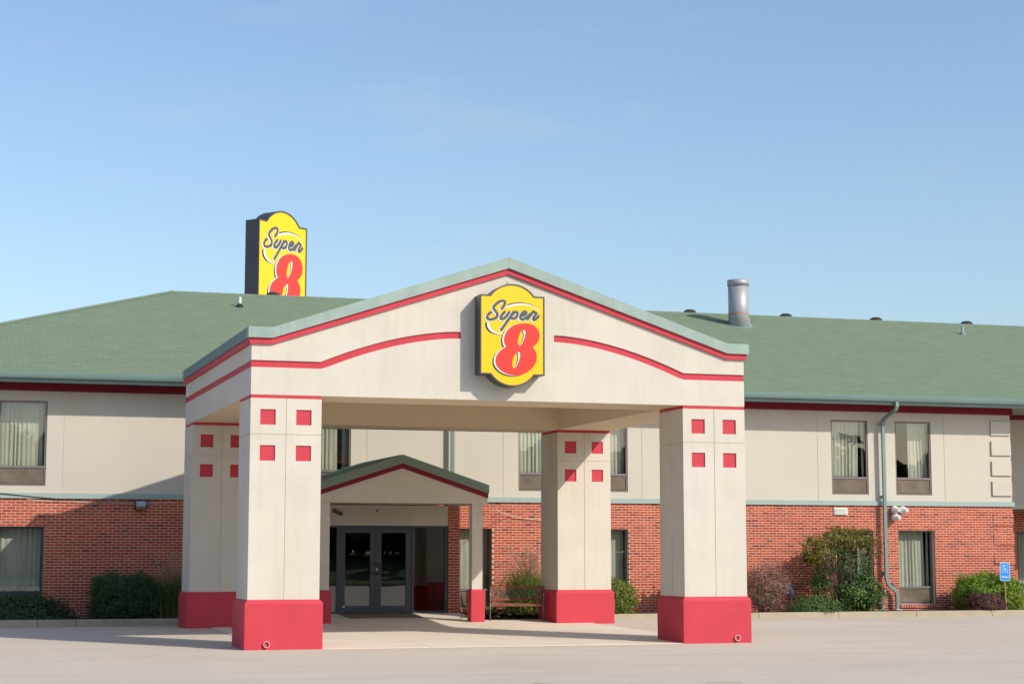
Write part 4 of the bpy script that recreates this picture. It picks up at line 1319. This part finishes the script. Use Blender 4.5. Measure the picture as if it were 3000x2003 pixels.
tag(m.build('sensor_bulb', 'iron', smooth=True), 'tiny dark sensor on the header over the door joint', 'sensor')

def sag(p, q, dip, n=16):
    p, q = Vector(p), Vector(q)
    return [p.lerp(q, k / n) - Vector((0, 0, dip * 4 * (k / n) * (1 - k / n))) for k in range(n + 1)]
m = MB(); m.tube(sag((-9.6, YW - 0.08, 3.26), (-6.3, YW - 0.03, 2.975), 0.03), 0.009, 6); m.tube([(-6.3, YW - 0.03, 2.975), (-5.62, YW - 0.03, 2.97)], 0.008, 6)
tag(m.build('black_cable', 'cable_black'), 'black cable drooping along the left brickwork to the wall lamp', 'cable')
m = MB(); m.tube(sag((-8.2, YW - 0.05, 3.03), (-4.6, YW - 0.03, 2.985), 0.045), 0.006, 6)
tag(m.build('thin_cable', 'cable_white'), 'thin pale cable strung below the left teal band', 'cable')
m = MB()
m.tube([Vector(p) for p in ((2.07, YCN + 0.3, 2.93), (2.6, 9.6, 2.92), (3.1, 11.0, 2.86), (3.55, 12.0, 2.80), (3.95, YW - 0.06, 2.72), (4.3, YW - 0.05, 2.655), (4.7, YW - 0.04, 2.615), (5.4, YW - 0.04, 2.60))], 0.0075, 6)
tag(m.build('pale_cable', 'cable_white'), 'pale cable sagging from the porch corner across the brickwork', 'cable')
m = MB()
m.tube([(14.76, YW - 0.13, 0.70), (14.775, YW - 0.16, 0.60), (14.765, YW - 0.20, 0.48), (14.70, YW - 0.26, 0.36), (14.58, YW - 0.34, 0.27), (14.42, YW - 0.45, 0.215), (14.1, YW - 0.6, 0.215), (13.7, YW - 0.62, 0.22)], 0.010, 8)
tag(m.build('garden_hose', 'hose', smooth=True), 'thin green hose hanging from the tap by the downspout', 'hose')

# ------------------------------------------------------------------ parking sign
pk = thing('parking_sign', 'blue accessible parking sign on a thin tan post before the right shrubs', 'sign', (17.69, 11.12, 0.17))
m = MB(); m.tube([(17.715, 11.12, 0.10), (17.675, 11.12, 1.42)], 0.017, 8); m.build('sign_post', 'wood_post', pk)
def ps_(u, v, d):                        # a plate tilted a little in its own plane
    a = R(-2.6)
    return (17.69 + u * math.cos(a) - v * math.sin(a), 11.10 - d, 1.255 + u * math.sin(a) + v * math.cos(a))
def rrect(w, h, r):
    out = []
    for cx, cy, a0 in ((w - r, h - r, 0), (-w + r, h - r, 90), (-w + r, -h + r, 180), (w - r, -h + r, 270)):
        for k in range(5):
            t = R(a0 + 22.5 * k)
            out.append((cx + r * math.cos(t), cy + r * math.sin(t)))
    return out
m = MB(); m.prism(rrect(0.150, 0.245, 0.03), ps_, 0.004, -0.001); plate = m.build('sign_plate', 'sign_white', pk)
m = MB(); m.poly([ps_(u, v, 0.006) for u, v in rrect(0.141, 0.236, 0.024)]); m.build('blue_field', 'sign_blue', plate)
def pline(pts, w, name, closed=False):
    m = MB()
    P_ = [Vector(p) for p in pts]
    if closed: P_.append(P_[0])
    for a, b in zip(P_[:-1], P_[1:]):
        t = (b - a).normalized(); nn = Vector((-t.y, t.x)) * w / 2; e = t * w * 0.4
        m.poly([ps_(*(q), 0.0075) for q in (a - e + nn, b + e + nn, b + e - nn, a - e - nn)])
    m.build(name, 'sign_white', plate)
pline([(-0.085, 0.175), (0.085, 0.175), (0.085, -0.02), (-0.085, -0.02)], 0.005, 'symbol_border', True)
pline([(-0.028, 0.125), (-0.022, 0.075), (0.03, 0.075)], 0.016, 'wheelchair_body')
pline([(-0.022, 0.078), (-0.018, 0.045), (0.028, 0.045), (0.045, 0.012), (0.058, 0.018)], 0.014, 'wheelchair_leg')
pline([(-0.012 + 0.043 * math.cos(t), 0.035 + 0.043 * math.sin(t)) for t in np.linspace(R(130), R(345), 14)], 0.011, 'wheelchair_wheel')
m = MB(); m.poly([ps_(-0.030 + 0.015 * math.cos(t), 0.150 + 0.015 * math.sin(t), 0.0075) for t in np.linspace(0, 6.283, 14, endpoint=False)]); m.build('wheelchair_head', 'sign_white', plate)
GL = {'P': [[(0, 0), (0, 1), (.6, 1), (.6, .5), (0, .5)]], 'A': [[(0, 0), (.35, 1), (.7, 0)], [(.15, .35), (.55, .35)]], 'R': [[(0, 0), (0, 1), (.6, 1), (.6, .5), (0, .5)], [(.3, .5), (.65, 0)]],
      'K': [[(0, 0), (0, 1)], [(.6, 1), (0, .45)], [(.2, .6), (.65, 0)]], 'I': [[(.1, 0), (.1, 1)]], 'N': [[(0, 0), (0, 1), (.6, 0), (.6, 1)]], 'G': [[(.65, .85), (.5, 1), (.1, 1), (0, .8), (0, .2), (.1, 0), (.55, 0), (.65, .15), (.65, .5), (.4, .5)]]}
ux = -0.108
for ch in 'PARKING':
    for st in GL[ch]:
        pline([(ux + x * 0.032, -0.165 + y * 0.042) for x, y in st], 0.0075, 'letter_stroke')
    ux += 0.018 if ch == 'I' else 0.0345
for v_ in (0.212, -0.205):
    m = MB(); m.poly([ps_(0.0 + 0.009 * math.cos(t), v_ + 0.009 * math.sin(t), 0.009) for t in np.linspace(0, 6.283, 10, endpoint=False)]); m.build('bolt', 'iron', plate)

# ------------------------------------------------------------------ plants
def leaf_cloud(c, n, ln, wd, nrm=None, jit=0.6, up=0.2):
    """n leaf-sized rhombs at the points c (n,3); returns verts, faces"""
    d = rng.normal(size=(n, 3))
    if nrm is not None:
        d = nrm + d * jit
    d[:, 2] += up
    d /= np.linalg.norm(d, axis=1)[:, None] + 1e-9
    r = rng.normal(size=(n, 3))
    a = np.cross(d, r); a /= np.linalg.norm(a, axis=1)[:, None] + 1e-9
    b = np.cross(d, a)
    L = (ln * rng.uniform(0.6, 1.3, n))[:, None]; Wd = (wd * rng.uniform(0.6, 1.3, n))[:, None]
    v = np.empty((n, 4, 3))
    v[:, 0] = c - a * L / 2
    v[:, 1] = c + b * Wd / 2 + d * Wd * 0.15
    v[:, 2] = c + a * L / 2
    v[:, 3] = c - b * Wd / 2 + d * Wd * 0.15
    f = np.arange(n * 4).reshape(n, 4)
    return v.reshape(-1, 3), f
def mesh_np(name, v, f, mat, parent):
    o0 = np.array(world_loc(parent))
    me = bpy.data.meshes.new(name)
    me.from_pydata((v - o0).tolist(), [], f.tolist())
    me.materials.append(M[mat])
    me.update()
    o = bpy.data.objects.new(name, me)
    COL.objects.link(o)
    o.parent = parent
    return o
def cloud_pts(c, r, n, clumps, cs, zmin, flat=1.0, shell=0.55):
    """points in clumps spread through an ellipsoid, more of them near its skin; also outward normals"""
    c, r = np.array(c), np.array(r)
    d = rng.normal(size=(clumps, 3)); d /= np.linalg.norm(d, axis=1)[:, None]
    rad = shell + (1 - shell) * rng.uniform(0, 1, clumps) ** 0.45
    cc = d * rad[:, None] * (1 + 0.10 * rng.normal(size=clumps))[:, None]
    cc = np.sign(cc) * np.abs(cc) ** flat
    k = rng.integers(0, clumps, n)
    p = cc[k] + rng.normal(size=(n, 3)) * cs
    nrm = p / (np.linalg.norm(p, axis=1)[:, None] + 1e-6)
    p = c + p * r
    low = p[:, 2] < zmin
    p[low, 2] = zmin + rng.uniform(0, 0.06, low.sum())
    return p, nrm
def shrub(name, label, cat, c, r, layers, stems=8, zmin=0.2, group=None, clumps=70, cs=0.16, flat=1.0, stem_r=0.012, shell=0.55, body=0.7):
    t = thing(name, label, cat, (c[0], c[1], zmin - 0.02), group)
    for nm, n, ln, wd, mt, sc_ in layers:
        p, nr = cloud_pts(c, np.array(r) * sc_, n, clumps, cs, zmin, flat, shell)
        v, f = leaf_cloud(p, n, ln, wd, nr)
        tag(mesh_np(nm, v, f, mt, t), kind='stuff')
    nm, n, ln, wd, mt, sc_ = layers[0]
    p, nr = cloud_pts(c, np.array(r) * 0.84, int(n * body) + 1, clumps * 2, cs, zmin, flat, 0.78)
    v, f = leaf_cloud(p, len(p), ln * 1.25, wd * 1.6, nr, 0.4)
    tag(mesh_np('body_foliage', v, f, mt, t), kind='stuff')
    m = MB()
    for k in range(stems):
        a = rng.uniform(0, 6.28); q = rng.uniform(0.2, 0.8)
        e = (c[0] + r[0] * q * math.cos(a), c[1] + r[1] * q * math.sin(a), c[2] + r[2] * rng.uniform(0.2, 0.75))
        b0 = (c[0] + 0.12 * math.cos(a), c[1] + 0.12 * math.sin(a), zmin - 0.06)
        md = [(b0[i] * 0.45 + e[i] * 0.55) + (0.05 if i < 2 else 0) * rng.normal() for i in range(3)]
        m.tube([b0, md, e], [stem_r, stem_r * 0.7, stem_r * 0.35], 5)
    tag(m.build('stems', 'twig', t), kind='stuff')
    return t

shrub('yew_shrub', 'dark green spreading yew under the left ground floor window', 'shrub', (-8.45, 11.40, 0.22), (1.35, 0.75, 0.56), [('foliage', 12000, 0.08, 0.026, 'lf_yew', 1.0)], 10, clumps=160, cs=0.13)
shrub('hedge_shrub', 'large clipped dark green hedge shrub against the shaded brick wall', 'shrub', (-5.92, 11.40, 0.66), (0.78, 0.70, 0.58), [('foliage', 18000, 0.06, 0.028, 'lf_box', 1.0)], 8, clumps=240, cs=0.10, flat=0.72, shell=0.72)
shrub('round_shrub', 'rounded olive green shrub right of the back right column', 'shrub', (6.33, 11.50, 0.60), (0.70, 0.52, 0.50), [('foliage', 11000, 0.05, 0.024, 'lf_olive', 1.0)], 6, clumps=220, cs=0.08, flat=0.85, shell=0.8)
shrub('low_shrub', 'low spreading green shrub at the foot of the tall yellowing shrub', 'shrub', (12.15, 11.35, 0.22), (0.80, 0.42, 0.46), [('foliage', 6000, 0.05, 0.024, 'lf_mid', 1.0)], 6, clumps=110, cs=0.12, shell=0.65)
shrub('barberry_shrub', 'pinkish purple barberry shrub just right of the front right column', 'shrub', (10.70, 11.50, 0.84), (0.64, 0.55, 0.64), [('foliage', 6000, 0.042, 0.023, 'lf_barb', 1.0), ('inner_foliage', 2600, 0.042, 0.02, 'lf_mid', 0.86), ('upper_sprays', 900, 0.036, 0.016, 'lf_barb', 1.22)], 34, clumps=90, cs=0.13, stem_r=0.008, body=0.15)
shrub('bright_shrub', 'bright green rounded shrub behind the blue parking sign', 'shrub', (17.58, 11.75, 0.62), (0.94, 0.55, 0.58), [('foliage', 15000, 0.055, 0.028, 'lf_bright', 1.0)], 6, clumps=260, cs=0.075, flat=0.8, shell=0.82)
shrub('purple_shrub', 'small dark purple shrub in front of the bright green one', 'shrub', (17.18, 11.25, 0.36), (0.56, 0.34, 0.36), [('foliage', 8000, 0.035, 0.018, 'lf_purple', 1.0)], 6, clumps=180, cs=0.08, shell=0.8)
shrub('leafy_shrub', 'green leafy shrub half hidden behind the front right column', 'shrub', (9.02, 11.40, 0.98), (0.70, 0.45, 0.72), [('foliage', 1500, 0.10, 0.045, 'lf_mid', 1.0)], 14, clumps=34, cs=0.13)
# tall open shrub: glossy mass below, thin golden crown above, bare branches
big = shrub('tall_shrub', 'tall yellowing shrub with bare branches left of the downspout', 'shrub', (13.38, 11.50, 0.66), (0.60, 0.48, 0.54), [('foliage', 4600, 0.078, 0.040, 'lf_big', 1.0), ('lime_leaves', 1300, 0.07, 0.035, 'lf_bright', 1.05)], 10, clumps=80, cs=0.16, body=0.2)
def extra(t, nm, c, r, n, ln, wd, mt, clumps, cs, zmin=0.25, shell=0.5):
    p, nr = cloud_pts(c, r, n, clumps, cs, zmin, 1.0, shell)
    v, f = leaf_cloud(p, n, ln, wd, nr)
    tag(mesh_np(nm, v, f, mt, t), kind='stuff')
extra(big, 'golden_crown', (13.02, 11.55, 2.12), (0.95, 0.48, 0.30), 2900, 0.075, 0.038, 'lf_gold', 60, 0.17)
extra(big, 'golden_crown', (12.15, 11.5, 1.82), (0.42, 0.35, 0.36), 1900, 0.075, 0.038, 'lf_gold', 26, 0.16)
extra(big, 'green_crown', (13.10, 11.6, 1.65), (1.0, 0.46, 0.62), 2100, 0.07, 0.034, 'lf_mid', 60, 0.13)
extra(big, 'green_crown', (12.65, 11.55, 0.95), (0.55, 0.4, 0.5), 1700, 0.07, 0.034, 'lf_big', 40, 0.13)
m = MB()
for k in range(46):
    a = rng.uniform(0, 6.28); rr_ = rng.uniform(0.15, 1.0)
    e = Vector((12.98 + 1.05 * rr_ * math.cos(a), 11.55 + 0.42 * rr_ * math.sin(a), rng.uniform(1.5, 2.3)))
    b0 = Vector((13.05 + 0.22 * math.cos(a), 11.55 + 0.15 * math.sin(a), 0.15))
    md = b0.lerp(e, 0.5) + Vector((rng.normal() * 0.06, rng.normal() * 0.05, -0.08))
    m.tube([b0, md, e], [0.014, 0.010, 0.004], 5)
    for q in range(3):
        s = md.lerp(e, rng.uniform(0.1, 0.8)); m.tube([s, s + Vector((rng.normal() * 0.16, rng.normal() * 0.1, rng.uniform(0.05, 0.3)))], [0.005, 0.002], 4)
tag(m.build('bare_branches', 'twig', big), kind='stuff')

def grass_clump(name, label, c, nb, hb, spread, npl, hp, mb_, mp):
    t = thing(name, label, 'grass', c)
    def blades(n, h0, h1, w, sp_, mat, nm, droop):
        V, F = [], []
        for k in range(n):
            a = rng.uniform(0, 6.28); h = rng.uniform(h0, h1); lean = sp_ * rng.uniform(0.15, 1.0)
            bx, by = c[0] + 0.20 * rng.normal(), c[1] + 0.13 * rng.normal()
            tw = rng.uniform(0, 3.14); sx, sy = w / 2 * math.cos(tw), w / 2 * math.sin(tw)
            i = len(V)
            for j in range(6):
                s = j / 5
                px, py = bx + lean * math.cos(a) * s ** 1.7, by + lean * 0.7 * math.sin(a) * s ** 1.7
                pz = c[2] + h * (s - droop * lean * s ** 3)
                k_ = (1 - s) * 0.9 + 0.1
                V += [(px - sx * k_, py - sy * k_, pz), (px + sx * k_, py + sy * k_, pz)]
            F += [(i + 2 * j, i + 2 * j + 1, i + 2 * j + 3, i + 2 * j + 2) for j in range(5)]
        tag(mesh_np(nm, np.array(V), np.array(F), mat, t), kind='stuff')
    blades(nb, hb * 0.5, hb, 0.017, spread, mb_, 'blades', 0.42)
    blades(nb // 2, hb * 0.35, hb * 0.7, 0.016, spread * 1.25, mb_, 'blades', 0.5)
    blades(npl, hp * 0.8, hp, 0.009, spread * 0.75, 'plume', 'stalks', 0.1)
    P_, N_ = [], []
    for k in range(npl):
        a = rng.uniform(0, 6.28); h = rng.uniform(hp * 0.70, hp); ln = spread * 0.85 * rng.uniform(0.1, 1.0)
        tip = np.array([c[0] + ln * math.cos(a), c[1] + ln * 0.7 * math.sin(a), c[2] + h * (1 - 0.1 * ln)])
        base = tip - np.array([0.42 * ln * math.cos(a), 0.3 * ln * math.sin(a), 0.46])
        for q in range(110):
            s = rng.uniform(0, 1)
            P_.append(base + (tip - base) * s + rng.normal(size=3) * np.array([0.022, 0.022, 0.01]) * (1.1 - s))
    v, f = leaf_cloud(np.array(P_), len(P_), 0.055, 0.010, np.tile([0.5, -0.8, 0.3], (len(P_), 1)), 0.8)
    tag(mesh_np('plumes', v, f, mp, t), kind='stuff')
    return t
grass_clump('ornamental_grass', 'shaded ornamental grass beside the back left column', (-4.85, 11.25, 0.18), 1300, 1.32, 0.62, 24, 1.66, 'blade_dark', 'plume')
grass_clump('ornamental_grass', 'sunlit ornamental grass with pink plumes behind the bench', (4.05, 11.30, 0.13), 2400, 1.62, 0.95, 42, 1.98, 'blade', 'plume')

def hosta(label, c, n, s, mat='lf_hosta'):
    t = thing('hosta_plant', label, 'plant', c, 'leafy plants in the mulch behind the bench')
    V, F = [], []
    for k in range(n):
        a = rng.uniform(0, 6.28); L = s * rng.uniform(0.6, 1.1); up = rng.uniform(0.7, 1.5)
        w = L * 0.22
        i = len(V)
        ca, sa = math.cos(a), math.sin(a)
        for j in range(5):
            q = j / 4
            rad = L * q; z = L * (up * q - 0.9 * q * q * (0.4 + 0.5 * up)) + 0.01
            ww = w * math.sin(math.pi * min(0.98, 0.12 + 0.86 * q)) 
            V += [(c[0] + rad * ca - ww * sa, c[1] + rad * sa + ww * ca, c[2] + z), (c[0] + rad * ca + ww * sa, c[1] + rad * sa - ww * ca, c[2] + z)]
        F += [(i + 2 * j, i + 2 * j + 1, i + 2 * j + 3, i + 2 * j + 2) for j in range(4)]
    tag(mesh_np('leaves', np.array(V), np.array(F), mat, t), kind='stuff')
hosta('leafy plant beside the right porch post', (2.42, 9.55, 0.13), 60, 0.52)
hosta('leafy plant under the left half of the bench', (2.95, 9.45, 0.13), 60, 0.48)
hosta('yellow leaved plant glowing under the middle of the bench', (3.32, 9.75, 0.13), 50, 0.46, 'lf_gold')
hosta('leafy plant under the right half of the bench', (3.62, 9.30, 0.13), 60, 0.46)
hosta('grey green plant beside the back right column base', (4.2, 9.9, 0.13), 50, 0.5, 'lf_mid')
hosta('tall leaved plant at the wall behind the bench', (2.85, 11.1, 0.13), 50, 0.6)

# woodland mass across the road, seen only as a reflection
t = bpy.data.objects.new('woodland', None)
COL.objects.link(t)
tag(t, 'dark woodland edge mirrored in the door and window glass', kind='stuff')
P_ = []
for k in range(230):
    cx = rng.uniform(-70, 120); cy = rng.uniform(-80, -58); h = rng.uniform(6.0, 8.8)
    n = 240
    d = rng.normal(size=(n, 3)); d /= np.linalg.norm(d, axis=1)[:, None]
    p = d * (rng.uniform(0.6, 1.0, n) ** 0.5)[:, None] * np.array([2.6, 2.4, h * 0.5]) + np.array([cx, cy, 1.6 + h * 0.5])
    P_.append(p)
P_ = np.concatenate(P_)
v, f = leaf_cloud(P_, len(P_), 1.3, 0.9)
tag(mesh_np('woodland_foliage', v, f, 'lf_wood', t), kind='stuff')
